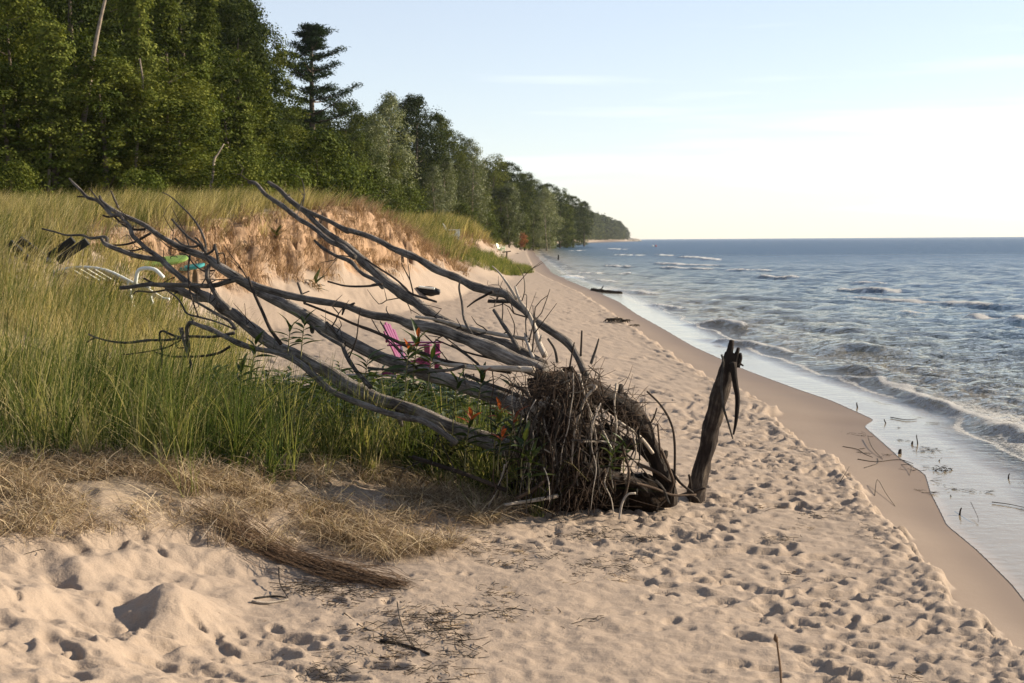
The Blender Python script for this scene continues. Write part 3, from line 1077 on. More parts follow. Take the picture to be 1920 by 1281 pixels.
# golden grass on the dune
def f_gold(X, Y):
    t = tt(X, Y)
    tau = t / DUNE_W(Y)
    n = fbm(X * 0.5, Y * 0.4, 3)
    c = CLIFF(Y)
    p = np.where(c > 0.3, sstep(0.98, 1.12, tau + 0.12 * n), sstep(0.25, 0.6, tau + 0.2 * n))
    p *= 0.62 + 1.3 * n
    p *= sstep(2.0, -1.5, FOREST(Y) - X - 1)
    p *= thin_spot(X, Y)
    return np.clip(p, 0, 1)


yp = [(blades(26, 0.18, 0.60, 0.14, 0.010, 0.24, 0.8, 4, (0.0, 1.0), 0.22), M['grass_tan']) for _ in range(6)]
yp += [(blades(26, 0.30, 0.60, 0.12, 0.010, 0.22, 0.6, 4, (0.1, 0.8), 0.2), M['grass_green']) for _ in range(3)]
Py = place(14000, -17, 0, 18, 56, f_gold)
idx = np.where(RNG.random(len(Py)) < 0.36 - 0.26 * sstep(18, 30, Py[:, 1]), RNG.integers(6, 9, len(Py)), RNG.integers(0, 6, len(Py)))
grass_obj('golden_dune_grass', Py, yp, 'golden dune grass covering the dune below the forest', 0.75, 1.15, idxp=idx)


SCAR = [(822, 444), (868, 446), (915, 458), (950, 474), (938, 487), (890, 482), (845, 466)]


def f_far(X, Y):
    tau = tt(X, Y) / DUNE_W(Y)
    n = fbm(X * 0.4, Y * 0.2, 3)
    px, py = project(np.stack([X, Y, H(X, Y)], -1))
    bare = 1 - 0.93 * inpoly(px + 5 * n, py + 4 * n, SCAR)
    return bare * np.clip(sstep(0.5, 0.95, tau + 0.4 * n), 0, 1) * sstep(3, -1, FOREST(Y) - X)


Pf = place(9000, -14, 3.5, 54, 230, f_far, True)
idx = np.where(RNG.random(len(Pf)) < 0.35, RNG.integers(6, 9, len(Pf)), RNG.integers(0, 6, len(Pf)))
fp = [(blades(26, 0.35, 0.8, 0.28, 0.025, 0.2, 0.6, 3, (0.1, 0.9), 0.2), M['grass_tan']) for _ in range(6)] + [(blades(26, 0.35, 0.8, 0.28, 0.025, 0.2, 0.6, 3, (0.1, 0.8), 0.2), M['grass_green']) for _ in range(3)]
grass_obj('far_dune_grass', Pf, fp, 'tan and green grass on the farther dune along the beach', 0.8, 1.25, idxp=idx)

EMB = [(810, 470), (880, 470), (960, 492), (1000, 512), (960, 520), (900, 505), (840, 490)]


def f_emb(X, Y):
    px, py = project(np.stack([X, Y, H(X, Y)], -1))
    n = fbm(X * 0.7, Y * 0.25, 3)
    return inpoly(px + 22 * n, py + 9 * n, EMB) * np.clip(0.6 + n, 0, 1)


Pe = place(9000, -5, 3, 38, 90, f_emb)
ep = [(blades(24, 0.2, 0.55, 0.16, 0.014, 0.25, 0.6, 3, (0.2, 0.9), 0.1), M['grass_green']) for _ in range(4)]
grass_obj('young_dune_grass', Pe, ep, 'bright green strip of young grass at the foot of the far dune', 0.6, 0.9)

# dry straw in front of the green grass
STRAW = [(-500, 840), (0, 850), (300, 880), (600, 880), (760, 900), (930, 955), (945, 985), (860, 1010), (800, 1045), (730, 1055), (620, 1050), (520, 1035), (420, 1040), (330, 1020), (200, 1005), (60, 1010), (-500, 1000)]


def f_straw(X, Y):
    px, py = project(np.stack([X, Y, H(X, Y)], -1))
    n = fbm(X * 2.2, Y * 2.2, 3)
    n2 = fbm(X * 5.0 + 9, Y * 3.2, 2)
    return inpoly(px + 25 * n, py + 30 * n, STRAW) * np.clip(0.36 + 1.5 * n + 1.1 * n2, 0.03, 1)


sp_ = [(blades(30, 0.08, 0.40, 0.09, 0.0042, 0.5, 0.9, 5, (0.0, 1.0), 0, True), M['straw']) for _ in range(4)]
sp_ += [(blades(22, 0.05, 0.17, 0.07, 0.0035, 0.9, 1.0, 5, (0.0, 1.0), 0.1), M['straw']) for _ in range(3)]
sp_ += [(blades(10, 0.2, 0.42, 0.05, 0.005, 0.35, 0.8, 5, (0.2, 0.9), 0.1), M['grass_green']) for _ in range(1)]
Ps = place(13000, -5, 0.4, 5.2, 9.6, f_straw)
Bp = np.array([ground(np.interp(u, [0, .3, .6, 1], [385, 450, 560, 700]) + random.gauss(0, 26), np.interp(u, [0, .3, .6, 1], [960, 1008, 1058, 1095]) + random.gauss(0, 9)) for u in RNG.random(22) ** 2.2 * 0.6])
Ps = np.concatenate([Ps, Bp])
idx = RNG.choice(8, len(Ps), p=[.18, .18, .18, .18, .09, .09, .08, .02])
grass_obj('dry_straw', Ps, sp_, 'tangled dry straw and dead grass in front of the green grass', 0.7, 1.15, 3.14, idxp=idx)


# rootlets hanging on the scarp
def f_scarp(X, Y):
    tau = tt(X, Y) / DUNE_W(Y)
    n = fbm(X * 1.2, Y * 0.8, 3)
    return np.clip(CLIFF(Y) * sstep(0.55, 0.8, tau + 0.3 * n) * sstep(1.25, 1.05, tau), 0, 1) * 0.8


hp = [(blades(22, 0.12, 0.55, 0.16, 0.012, 0.25, 0.6, 4, (0.0, 1.0), 0.16, False, True), M['straw_root']) for _ in range(4)]
hp += [(blades(22, 0.12, 0.4, 0.16, 0.012, 0.6, 0.9, 4, (0.0, 1.0), 0.3), M['straw_root']) for _ in range(2)]
Ph = place(27000, -9, 1.5, 23, 100, f_scarp)
Ph[:, 0] += 0.05
Ph[:, 2] += 0.08
grass_obj('scarp_rootlets', Ph, hp, 'brown rootlets and straw hanging on the eroded dune face', 0.7, 1.2, 0.7)

# ------------------------------------------------------------------ trees
def leaf_quads(C, N, size, tint, asp=0.55):
    """rhombic leaves at centres C with normals N"""
    n = len(C)
    a = RNG.normal(size=(n, 3))
    N = N / (np.linalg.norm(N, axis=1)[:, None] + 1e-9)
    T = np.cross(N, a)
    T /= np.linalg.norm(T, axis=1)[:, None] + 1e-9
    B = np.cross(N, T)
    s = size * RNG.uniform(0.6, 1.25, n)[:, None]
    V = np.stack([C - T * s, C + B * s * asp + N * s * 0.12, C + T * s, C - B * s * asp + N * s * 0.12], 1).reshape(-1, 3)
    Q = np.arange(4 * n).reshape(n, 4)
    return V, Q, np.repeat(tint, 4)


def crown_mesh(name, Ht, Rad, base, nclump, nleaf, size, prof, csize=0.6, droop=0.0, flat=0.7):
    hs = base + (1 - base) * RNG.random(nclump) ** 0.85
    ang = RNG.uniform(0, 6.283, nclump)
    ph = RNG.uniform(0, 50)
    rr = Rad * prof((hs - base) / (1 - base)) * (1 + 0.55 * fbm(np.cos(ang) * 1.4 + ph, np.sin(ang) * 1.4 + hs * 6, 2))
    q = np.where(RNG.random(nclump) < 0.72, RNG.uniform(0.75, 1.05, nclump), RNG.uniform(0.2, 0.8, nclump))
    C = np.stack([np.cos(ang) * rr * q, np.sin(ang) * rr * q, hs * Ht], -1)
    cs = csize * RNG.uniform(0.6, 1.35, nclump)
    k = np.repeat(np.arange(nclump), nleaf)
    D = RNG.normal(size=(len(k), 3))
    D /= np.linalg.norm(D, axis=1)[:, None] + 1e-9
    G = D * (RNG.random(len(k)) ** 0.40)[:, None] * np.array((1, 1, flat)) * cs[k][:, None] * 1.55
    G *= (1 + 0.45 * fbm(D[:, 0] * 2 + k * 3.1, D[:, 2] * 2 + D[:, 1] * 2, 2))[:, None]
    P = C[k] + G
    P[:, 2] -= droop * np.linalg.norm(G[:, :2], axis=1)
    P[:, 2] = np.maximum(P[:, 2], 0.05)
    out = P - np.array((0, 0, Ht * 0.45))
    out /= np.linalg.norm(out, axis=1)[:, None] + 1e-9
    N = RNG.normal(size=P.shape) * 0.42 + D * 0.85 + out * 0.3 + np.array((0, 0, 0.25))
    tint = np.clip(0.5 + 0.22 * RNG.normal(size=nclump), 0, 1)[k] + RNG.normal(0, 0.13, len(k))
    V, Q, T = leaf_quads(P, N, size, np.clip(tint, 0, 1))
    return mesh_np(name, V, Q, False, {'tint': T}), C


def trunk_mesh(name, Ht, r0, C, nlimb=10, top=0.85):
    m = MB()
    wob = RNG.normal(0, 0.12, (6, 2)).cumsum(0)
    P = [(wob[i, 0] * i / 5, wob[i, 1] * i / 5, Ht * top * i / 5) for i in range(6)]
    P[0] = (0, 0, -0.6)
    m.tube(P, [r0 * (1.25, 1, .8, .6, .4, .15)[i] for i in range(6)], 7, 0.1, 3)
    order = RNG.permutation(len(C))[:nlimb]
    for i in order:
        c = C[i]
        zb = max(0.6, c[2] - 0.35 * math.hypot(c[0], c[1]) - 0.4)
        f = min(zb / (Ht * top), 0.95)
        bx = np.interp(f * 5, range(6), [p[0] for p in P])
        by = np.interp(f * 5, range(6), [p[1] for p in P])
        mid = (np.array((bx, by, zb)) + c) / 2 + np.array((0, 0, -0.15))
        m.tube([(bx, by, zb), mid, c], [r0 * 0.42 * (1 - f) + 0.02, r0 * 0.25 * (1 - f) + 0.015, 0.012], 5, 0, 3)
    return m.mesh(name)


p_oval = lambda u: np.sqrt(np.clip(1 - (2 * u - 0.85) ** 2 / 1.45, 0.02, 1))
p_cone = lambda u: np.clip(1.02 - u, 0.05, 1) ** 0.8 * (0.75 + 0.25 * np.sin(u * 22))
p_col = lambda u: np.clip(np.sin((u * 0.86 + 0.12) * math.pi), 0.08, 1) ** 0.6
p_dome = lambda u: np.sqrt(np.clip(1 - u ** 2.2, 0.02, 1)) * (0.7 + 0.3 * u)
p_top = lambda u: np.sqrt(np.clip(1 - (2 * u - 1) ** 2, 0.04, 1))

TREES = {}


def proto(key, mat, Ht, Rad, base, ncl, nlf, size, prof, r0, csize=0.6, flat=0.7, bark='bark', nlimb=10):
    cm, C = crown_mesh('crown_' + key, Ht, Rad, base, ncl, nlf, size, prof, csize, 0.1, flat)
    cm.materials.append(M[mat])
    tm = trunk_mesh('trunk_' + key, Ht, r0, C, nlimb)
    tm.materials.append(M[bark])
    TREES[key] = (cm, tm, Ht)


proto('broad', 'leaf_mid', 14, 3.1, 0.05, 330, 70, 0.10, p_oval, 0.22, 0.44)
proto('broad2', 'leaf_mid', 13, 2.7, 0.04, 310, 70, 0.10, p_col, 0.20, 0.42)
proto('dark', 'leaf_dark', 15, 3.4, 0.08, 330, 70, 0.105, p_oval, 0.25, 0.48)
proto('cedar', 'leaf_yellow', 13, 2.2, 0.02, 330, 64, 0.09, p_cone, 0.18, 0.36, 0.45)
proto('cedar_dark', 'leaf_mid', 15, 2.4, 0.02, 340, 64, 0.09, p_cone, 0.18, 0.36, 0.45)
proto('oak', 'leaf_dark', 16, 3.8, 0.30, 290, 70, 0.11, p_dome, 0.28, 0.54)
proto('poplar', 'leaf_pale', 13, 2.0, 0.03, 240, 58, 0.09, p_col, 0.16, 0.46, 0.9, 'bark_pale')
proto('poplar2', 'leaf_pale', 11, 2.3, 0.05, 220, 58, 0.09, p_oval, 0.15, 0.46, 0.9, 'bark_pale')
proto('bush', 'leaf_yellow', 3.2, 1.7, 0.02, 110, 60, 0.065, p_dome, 0.06, 0.33, 0.8, 'bark', 6)
proto('bush_mid', 'leaf_mid', 3.6, 1.8, 0.02, 120, 60, 0.068, p_dome, 0.06, 0.35, 0.8, 'bark', 6)
proto('rust', 'leaf_rust', 3.4, 1.0, 0.3, 60, 40, 0.10, p_top, 0.05, 0.3, 0.8, 'bark', 5)


def plant_tree(key, name, x, y, s, label, cat, group=None, sz=1.0):
    cm, tm, Ht = TREES[key]
    z = float(H_base(x, y)) - 0.05
    root = empty(name, (x, y, z), label, cat, group, RNG.uniform(0, 6.28))
    root.scale = (s, s, s * sz)
    obj('trunk', tm, None, root)
    obj('crown', cm, None, root)
    return root


def at_px(px, d):
    return float(at(px, 450, d)[0])


def tree_top(key, name, px, ytop, d, label, cat='tree', group=None, wide=1.0):
    """a tree of a kind at depth d whose crown ends at the given height in the photograph"""
    x = at_px(px, d)
    z = float(H_base(x, d))
    top = float(at(px, ytop, d)[2])
    Ht = TREES[key][2]
    sz = (top - z) / Ht
    s = max(0.75, min(1.25, sz)) * wide
    return plant_tree(key, name, x, d, s, label, cat, group, sz / s)


GF = 'trees massed along the edge of the forest'
L_BR = 'broad mid green leafy tree massed in the forest edge behind the dune grass'
L_DK = 'dark green leafy tree deeper in the forest edge behind the dune'
L_CE = 'narrow yellow green conical tree in the forest edge behind the dune grass'
L_CD = 'tall narrow conical green tree standing in the forest edge'
# front of the forest behind the dune crest: kind, pixel column, crown top, depth
FRONT = [('broad', -60, -120, 54), ('broad2', 40, -30, 52), ('cedar', 110, 40, 50), ('dark', 150, -160, 62), ('broad2', 205, 110, 51), ('cedar', 265, -60, 56), ('cedar_dark', 320, -70, 60),
         ('cedar', 380, 60, 58), ('broad', 430, 100, 62), ('cedar_dark', 395, -40, 70), ('dark', 452, 5, 80), ('cedar', 490, 165, 66), ('broad2', 540, 235, 70), ('oak', 448, -5, 88),
         ('dark', 350, -140, 82), ('dark', 240, -200, 78), ('dark', 60, -240, 74), ('oak', 430, -45, 92), ('broad', -20, -200, 68), ('broad', 310, 130, 53), ('dark', 120, -220, 84),
         ('broad', 500, 70, 94), ('dark', 530, 200, 100), ('cedar', 460, 190, 60), ('broad2', 20, 120, 50), ('broad2', 340, 190, 52), ('dark', 400, -30, 100), ('oak', 300, -150, 96), ('broad', 160, 60, 58), ('dark', 200, -180, 95), ('dark', 20, -200, 92)]
LAB = {'broad': L_BR, 'broad2': L_BR, 'dark': L_DK, 'cedar': L_CE, 'cedar_dark': L_CD, 'oak': L_DK}
NAM = {'broad': 'leafy_tree', 'broad2': 'leafy_tree', 'dark': 'dark_tree', 'cedar': 'conical_tree', 'cedar_dark': 'conical_tree', 'oak': 'dark_tree'}
ORD = ['first', 'second', 'third', 'fourth', 'fifth', 'sixth', 'seventh', 'eighth', 'ninth', 'tenth', 'eleventh', 'twelfth', 'thirteenth', 'fourteenth', 'fifteenth', 'sixteenth']
PHR = {'leafy_tree': 'broad mid green leafy tree', 'dark_tree': 'tall dark green tree', 'conical_tree': 'narrow conical yellowish green tree'}
cnt = {}
for k, px, yt, d in sorted(FRONT, key=lambda q: q[1]):
    n_ = NAM[k]
    cnt[n_] = cnt.get(n_, 0) + 1
    where = 'front of the forest wall' if d < 72 else 'forest wall above the dune'
    tree_top(k, n_, px, yt, d, '%s %s from the left in the forest wall' % (ORD[cnt[n_] - 1], PHR[n_]), 'tree', GF)
GS = 'trees lining the shore beyond the pine'
MID = [('dark', 650, 190, 122), ('broad', 655, 250, 112), ('broad2', 620, 270, 98), ('broad', 590, 300, 92), ('dark', 690, 220, 140), ('oak', 780, 180, 152), ('dark', 815, 215, 165), ('dark', 845, 245, 185),
       ('broad2', 760, 330, 140), ('cedar', 800, 330, 150), ('dark', 870, 285, 205), ('broad', 925, 292, 225), ('dark', 955, 305, 240), ('broad2', 900, 350, 200), ('broad', 940, 350, 215),
       ('dark', 985, 325, 275), ('broad', 1005, 340, 290), ('broad2', 975, 370, 245), ('dark', 1030, 345, 320), ('broad', 1050, 355, 345), ('broad2', 1000, 385, 270), ('dark', 740, 190, 160), ('broad', 720, 290, 128), ('cedar', 690, 300, 118),
       ('dark', 1075, 368, 380), ('broad', 1062, 385, 350), ('oak', 1095, 378, 430)]
cnt = {}
for k, px, yt, d in sorted(MID, key=lambda q: q[1]):
    n_ = NAM[k]
    cnt[n_] = cnt.get(n_, 0) + 1
    tree_top(k, n_, px, yt, d, '%s %s beyond the tall pine, counted along the shore' % (ORD[cnt[n_] - 1], {'leafy_tree': 'leafy green tree', 'dark_tree': 'dark green tree', 'conical_tree': 'conical tree'}[n_]), 'tree', GS)
for px, yt, d, lab in ((735, 178, 130, 'tall pale grey green poplar beside the dark round tree, right of the pine'), (700, 215, 126, 'pale poplar with loose foliage just right of the pine'),
                       (885, 263, 172, 'pale slender poplar with pointed top standing in front of the dark trees'), (835, 300, 152, 'short pale poplar in front of the dark round tree'),
                       (812, 312, 148, 'leftmost short pale poplar before the dark round tree'), (1025, 355, 262, 'last pale poplar along the shore above the beach end'),
                       (955, 345, 215, 'yellowish pale poplar above the far green chair')):
    tree_top('poplar' if yt < 320 else 'poplar2', 'poplar_tree', px, yt, d, lab, 'poplar')
# low bushes
for i, (px, d, s, key) in enumerate(((30, 47, 0.7, 'bush_mid'), (270, 48, 0.75, 'bush'), (450, 50, 0.9, 'bush_mid'), (530, 55, 1.1, 'bush'), (600, 66, 1.3, 'bush_mid'), (650, 85, 1.3, 'bush'), (700, 95, 1.2, 'bush_mid'), (760, 110, 1.3, 'bush'))):
    plant_tree(key, 'bush', at_px(px, d), d, s, '%s low bush from the left where the forest meets the dune grass' % ORD[i], 'bush', 'bushes at the forest foot')
for i, (px, d, s, key) in enumerate(((870, 150, 1.1, 'bush_mid'), (910, 180, 1.2, 'bush'), (945, 215, 1.3, 'bush'), (985, 260, 0.8, 'bush'), (1030, 330, 1.2, 'bush'), (1062, 400, 1.3, 'bush_mid'), (1090, 520, 1.6, 'bush'))):
    plant_tree(key, 'bush', at_px(px, d), d, s, '%s low bush from the left along the top of the far beach' % ORD[i], 'bush', 'bushes along the far beach')
plant_tree('rust', 'rusty_shrub', at_px(978, 235), 235, 0.85, 'rust brown dead shrub among the green trees at the beach end', 'shrub')


def hero_pine():
    px, d = 590, 104
    x = at_px(px, d)
    z = float(H_base(x, d)) - 0.1
    top = float(at(px, 55, d)[2])
    Ht = top - z
    root = empty('pine_tree', (x, d, z), 'tall white pine with tiered branches rising above the forest edge', 'pine')
    m = MB()
    m.tube([(0, 0, -0.4), (0.05, 0, Ht * .3), (-0.05, 0, Ht * .6), (0.0, 0, Ht * .85), (0, 0, Ht)], [0.34, 0.27, 0.2, 0.12, 0.03], 8, 0.06, 4)
    m.build('trunk', M['bark'], root)
    P, N = [], []
    tiers = [0.42, 0.50, 0.56, 0.60, 0.655, 0.70, 0.76, 0.80, 0.865, 0.90, 0.935, 0.965, 0.99]
    for f in tiers:
        L = float(np.interp(f, [0.4, 0.55, 0.65, 0.75, 0.85, 0.93, 1.0], [1.7, 2.5, 2.9, 2.2, 1.7, 1.1, 0.4]))
        nb = 5 if f > 0.55 else 3
        a0 = RNG.uniform(0, 6.28)
        for k in range(nb):
            a = a0 + 6.283 * k / nb + RNG.normal(0, 0.3)
            Lk = L * RNG.choice((0.3, 0.55, 0.8, 1.0, 1.25)) * (1.15 if math.cos(a) > 0.3 else 0.9)
            rise = RNG.normal(0.04, 0.10) + 1.1 * max(0, f - 0.80)
            fz = f + RNG.normal(0, 0.006)
            pts = [np.array((math.cos(a) * Lk * u, math.sin(a) * Lk * u, Ht * fz + Lk * (rise * u + 0.20 * u * u) - 0.1 * u)) for u in (0, .35, .7, 1)]
            MB().tube(pts, [0.07, 0.05, 0.03, 0.01], 5, 0, 2).build('branch', M['bark'], root)
            for u in np.linspace(0.5, 1.0, 6):
                c = np.array((math.cos(a) * Lk * u, math.sin(a) * Lk * u, Ht * fz + Lk * (rise * u + 0.20 * u * u) + 0.03))
                side = RNG.normal(0, 0.30, (3, 1)) * np.array((-math.sin(a), math.cos(a), 0.06))
                for cc in c + side:
                    n_ = 16
                    P.append(cc + RNG.normal(size=(n_, 3)) * np.array((0.20, 0.20, 0.09)))
                    N.append(RNG.normal(size=(n_, 3)) * 0.6 + np.array((0, 0, 0.8)))
    P, N = np.concatenate(P), np.concatenate(N)
    V, Q, T = leaf_quads(P, N, 0.16, np.clip(RNG.normal(0.5, 0.25, len(P)), 0, 1), 0.22)
    obj('crown', mesh_np('pine_crown', V, Q, False, {'tint': T}), M['needle'], root)


hero_pine()


def px_tube(pts, d0, d1, sides=7, rough=0.12, mb=None, sub=4, wscale=1.0, bow=0.0):
    """a tapering limb through photograph points (x, y, thickness) running from depth d0 to d1"""
    pts = [tuple(p) if len(p) == 3 else (*p, None) for p in pts]
    n = len(pts)
    seg = [0.0]
    for a, b in zip(pts[:-1], pts[1:]):
        seg.append(seg[-1] + math.hypot(b[0] - a[0], b[1] - a[1]))
    P, rr = [], []
    for p, s in zip(pts, seg):
        u = s / seg[-1]
        d = d0 + (d1 - d0) * u + bow * math.sin(u * math.pi)
        P.append(at(p[0], p[1], d))
        rr.append(p[2] * d / FPX * 0.5 * wscale)
    m = mb or MB()
    m.tube(P, rr, sides, rough, sub)
    return m, np.array(P)


# dead leaning trunks in the forest
for pts, d, lab in (([(130, 330, 14), (150, 255, 12), (163, 190, 10), (176, 100, 8), (190, 30, 6), (207, -40, 5)], 50.8, 'pale leaning dead trunk at the forest edge'),
                    ([(97, 225, 6), (104, 185, 6), (112, 140, 5), (108, 100, 4)], 49.3, 'thin pale dead stem left of the leaning trunk'),
                    ([(258, 262, 5), (262, 215, 5), (268, 160, 4), (262, 110, 3)], 51, 'thin grey dead stem between the conical trees'),
                    ([(398, 335, 5), (402, 300, 5), (408, 290, 3), (420, 270, 2)], 50, 'small forked bare branch low at the forest edge')):
    z0 = ground(pts[0][0], 330, 20)[2]
    base = at(pts[0][0], pts[0][1], d)
    root = empty('dead_trunk', tuple(base), lab, 'dead tree')
    m, P = px_tube([(pts[0][0] - 6, 360, pts[0][2])] + pts, d, d + 1.0, 7, 0.1)
    m.build('trunk', M['bark_pale'], root, origin=base)

# the far wood along the coast reads as one mass
def far_forest():
    pr = []
    for mat, nm in (('leaf_dark', 'a'), ('leaf_mid', 'b'), ('leaf_dark', 'c'), ('leaf_yellow', 'd')):
        cm, C = crown_mesh('far_crown_' + nm, 1.0, 0.26, 0.04, 90, 24, 0.022, p_oval, 0.055, 0.1)
        pr.append((cm, M[mat]))
    P, S, I = [], [], []
    for _ in range(900):
        y = math.exp(RNG.uniform(math.log(330), math.log(1620)))
        inland = RNG.exponential(16) + 1
        x = float(FOREST(y)) - inland
        z = float(H_base(x, y)) - 0.3
        # the crowns step down towards the end of the point
        top = float(np.interp(y, [330, 450, 700, 1100, 1400, 1500, 1620], [15, 17, 19, 22, 19, 13, 9])) * RNG.uniform(0.75, 1.05)
        if inland < 7 and RNG.random() < 0.5:
            top *= 0.55
        P.append((x, y, z))
        wd = top * RNG.uniform(0.9, 1.4)
        S.append((wd, wd, top))
        I.append(RNG.choice(4, p=[.4, .3, .2, .1]))
    n = len(P)
    rot = np.zeros((n, 3))
    rot[:, 2] = RNG.uniform(0, 6.28, n)
    scatter('far_forest', np.array(P), rot, np.array(S), np.array(I), pr, 'distant wood running down the coast to the point')
    # a backing wood on the slope behind the nearer trees
    P, S, I = [], [], []
    for _ in range(420):
        y = math.exp(RNG.uniform(math.log(75), math.log(420)))
        inland = RNG.uniform(9, 30)
        x = float(FOREST(y)) - inland
        ppx, _ = project(np.array((x, y, 2.0)))
        top = RNG.uniform(7, 11)
        if 540 < ppx < 740:
            lim_y = np.interp(ppx, [540, 575, 630, 700, 740], [130, 190, 180, 215, 200])
            top = min(top, float(at(ppx, lim_y, y)[2]) - float(H_base(x, y)))
            if top < 3:
                continue
        P.append((x, y, float(H_base(x, y)) - 0.3))
        S.append((top * 1.2, top * 1.2, top))
        I.append(RNG.choice(4, p=[.5, .25, .25, 0]))
    n = len(P)
    rot = np.zeros((n, 3))
    rot[:, 2] = RNG.uniform(0, 6.28, n)
    pr2 = []
    for mat, nm in (('leaf_dark', 'a'), ('leaf_mid', 'b'), ('leaf_dark', 'c'), ('leaf_yellow', 'd')):
        cm, C = crown_mesh('inner_crown_' + nm, 1.0, 0.26, 0.04, 150, 34, 0.016, p_oval, 0.055, 0.1)
        pr2.append((cm, M[mat]))
    scatter('inner_forest', np.array(P), rot, np.array(S), np.array(I), pr2, 'dark wood on the slope behind the trees of the forest edge')


far_forest()

# ------------------------------------------------------------------ the fallen tree
def fallen_tree():
    base = ground(1070, 962)
    root = empty('fallen_tree', tuple(base), 'uprooted grey driftwood tree lying with its roots on the sand', 'fallen tree')

    def limb(mat, d0, d1, pts, w=None, sides=10, rough=0.26, name='branch', bow=0.0, parent=None):
        if w is not None:
            w = (w, w) if not hasattr(w, '__len__') else w
            n = len(pts)
            pts = [(p[0], p[1], w[0] + (w[1] - w[0]) * i / (n - 1)) for i, p in enumerate(pts)]
        if len(pts) > 6:
            pts = [(p[0] + random.gauss(0, 1.6), p[1] + random.gauss(0, 1.6), p[2] * random.uniform(.86, 1.14)) for p in pts]
        m, P = px_tube(pts, d0, d1, sides, rough, bow=bow, wscale=0.78 if name == 'branch' else 0.9)
        if name == 'branch' and pts[len(pts) // 2][2] > 9:
            limbs.append(P)
        # stubs of snapped side twigs
        if pts[len(pts) // 2][2] > 9:
            for _ in range(random.randint(2, 4)):
                i = random.randrange(len(P) - 1)
                u = random.random()
                c = P[i] * (1 - u) + P[i + 1] * u
                r = pts[i][2] * d0 / FPX * 0.5
                v = np.array((random.gauss(0, 1), random.gauss(0, 1), random.gauss(0.4, 1)))
                v /= np.linalg.norm(v)
                m.tube([c, c + v * r * 1.5, c + v * r * random.uniform(1.8, 2.6)], [r * .38, r * .3, r * .18], 5, 0.2, 1)
        return m.build(name, M[mat], root, origin=base)

    limbs = []
    D = 'drift'
    # long limbs
    limb(D, 11.2, 8.75, [(184, 365, 6), (195, 380, 9), (225, 398, 11), (270, 421, 13), (307, 446, 14), (345, 468, 16), (388, 485, 20), (412, 500, 22), (446, 521, 24), (483, 543, 24), (556, 582, 25), (640, 630, 27), (723, 673, 29), (807, 703, 30), (890, 733, 33), (1010, 775, 38)], sides=11)
    limb(D, 11.4, 10.2, [(129, 334, 4), (139, 344, 6), (150, 359, 7), (163, 369, 8), (180, 378, 8), (195, 389, 9), (210, 400, 9), (221, 404, 9), (232, 412, 9), (244, 425, 10), (251, 440, 10), (259, 453, 11), (279, 470, 13), (296, 483, 15), (317, 500, 15), (336, 517, 16), (358, 532, 17), (375, 547, 18), (395, 560, 18), (420, 580, 20)])
    limb(D, 10.7, 8.75, [(313, 538, 14), (337, 545, 17), (368, 555, 19), (395, 562, 22), (420, 578, 25), (437, 593, 27), (462, 610, 29), (485, 626, 31), (502, 641, 31), (525, 652, 33), (550, 664, 34), (607, 693, 34), (647, 720, 34), (707, 747, 34), (757, 764, 35), (850, 800, 38), (985, 850, 42)], sides=11)
    limb('drift', 10.6, 8.7, [(226, 541, 11), (243, 537, 11), (277, 535, 11), (312, 536, 11), (347, 535, 11), (400, 536, 12), (431, 525, 14), (447, 523, 15), (468, 530, 15), (504, 543, 16), (557, 560, 17), (640, 572, 18), (693, 587, 20), (740, 597, 21), (773, 607, 24), (823, 618, 28), (873, 635, 32), (923, 657, 35), (967, 677, 37), (1020, 702, 40)], sides=11)
    limb(D, 9.9, 8.35, [(355, 660, 9), (350, 622, 9), (353, 604, 10), (362, 603, 10), (379, 612, 11), (400, 624, 12), (431, 639, 13), (452, 645, 13), (480, 655, 13), (520, 663, 14), (557, 683, 14), (590, 707, 14), (627, 733, 15), (673, 753, 15), (723, 773, 16), (760, 779, 18), (790, 790, 16), (823, 807, 15), (860, 830, 14)])
    limb(D, 11.6, 9.9, [(467, 339, 8), (481, 347, 9), (501, 366, 10), (529, 386, 10), (559, 409, 11), (589, 429, 12), (617, 450, 12), (638, 463, 12), (664, 482, 13)])
    limb(D, 11.5, 9.05, [(505, 339, 9), (522, 352, 11), (544, 373, 12), (572, 399, 13), (591, 418, 13), (619, 439, 14), (640, 457, 16), (662, 476, 20), (685, 491, 22), (704, 512, 24), (728, 534, 25), (752, 549, 26), (779, 568, 27), (808, 592, 26), (845, 608, 22), (900, 630, 22), (930, 640, 22), (958, 650, 24), (1020, 685, 28)], sides=10)
    limb(D, 10.8, 9.9, [(587, 452, 6), (604, 465, 8), (629, 478, 9), (657, 489, 10), (668, 503, 9), (685, 513, 9), (704, 525, 10), (720, 537, 10)])
    limb(D, 11.2, 9.0, [(561, 382, 8), (580, 396, 11), (610, 411, 11), (647, 432, 13), (659, 434, 14), (704, 450, 14), (741, 469, 15), (764, 478, 17), (788, 489, 18), (820, 505, 18), (855, 521, 19), (892, 537, 19), (921, 544, 21), (945, 553, 19), (967, 568, 18), (985, 586, 18), (1005, 603, 19), (1033, 622, 20), (1061, 644, 19), (1082, 668, 18), (1102, 705, 18)], sides=10)
    limb('drift_dark', 10.0, 9.2, [(570, 567), (627, 590), (660, 607), (707, 623), (757, 647), (793, 663), (840, 677), (900, 690), (960, 700)], (6, 11))
    limb('drift_pale', 9.1, 8.5, [(790, 668), (833, 683), (863, 686), (890, 690), (940, 690), (1000, 694)], (8, 15))
    limb('drift', 9.3, 8.55, [(690, 690), (773, 697), (840, 694), (872, 686)], (6, 9))
    limb('drift', 9.6, 9.0, [(583, 608), (600, 624), (620, 636), (642, 648)], (6, 10))
    limb('drift', 9.5, 8.9, [(612, 605), (636, 634), (650, 668), (668, 696), (695, 726)], (8, 12))
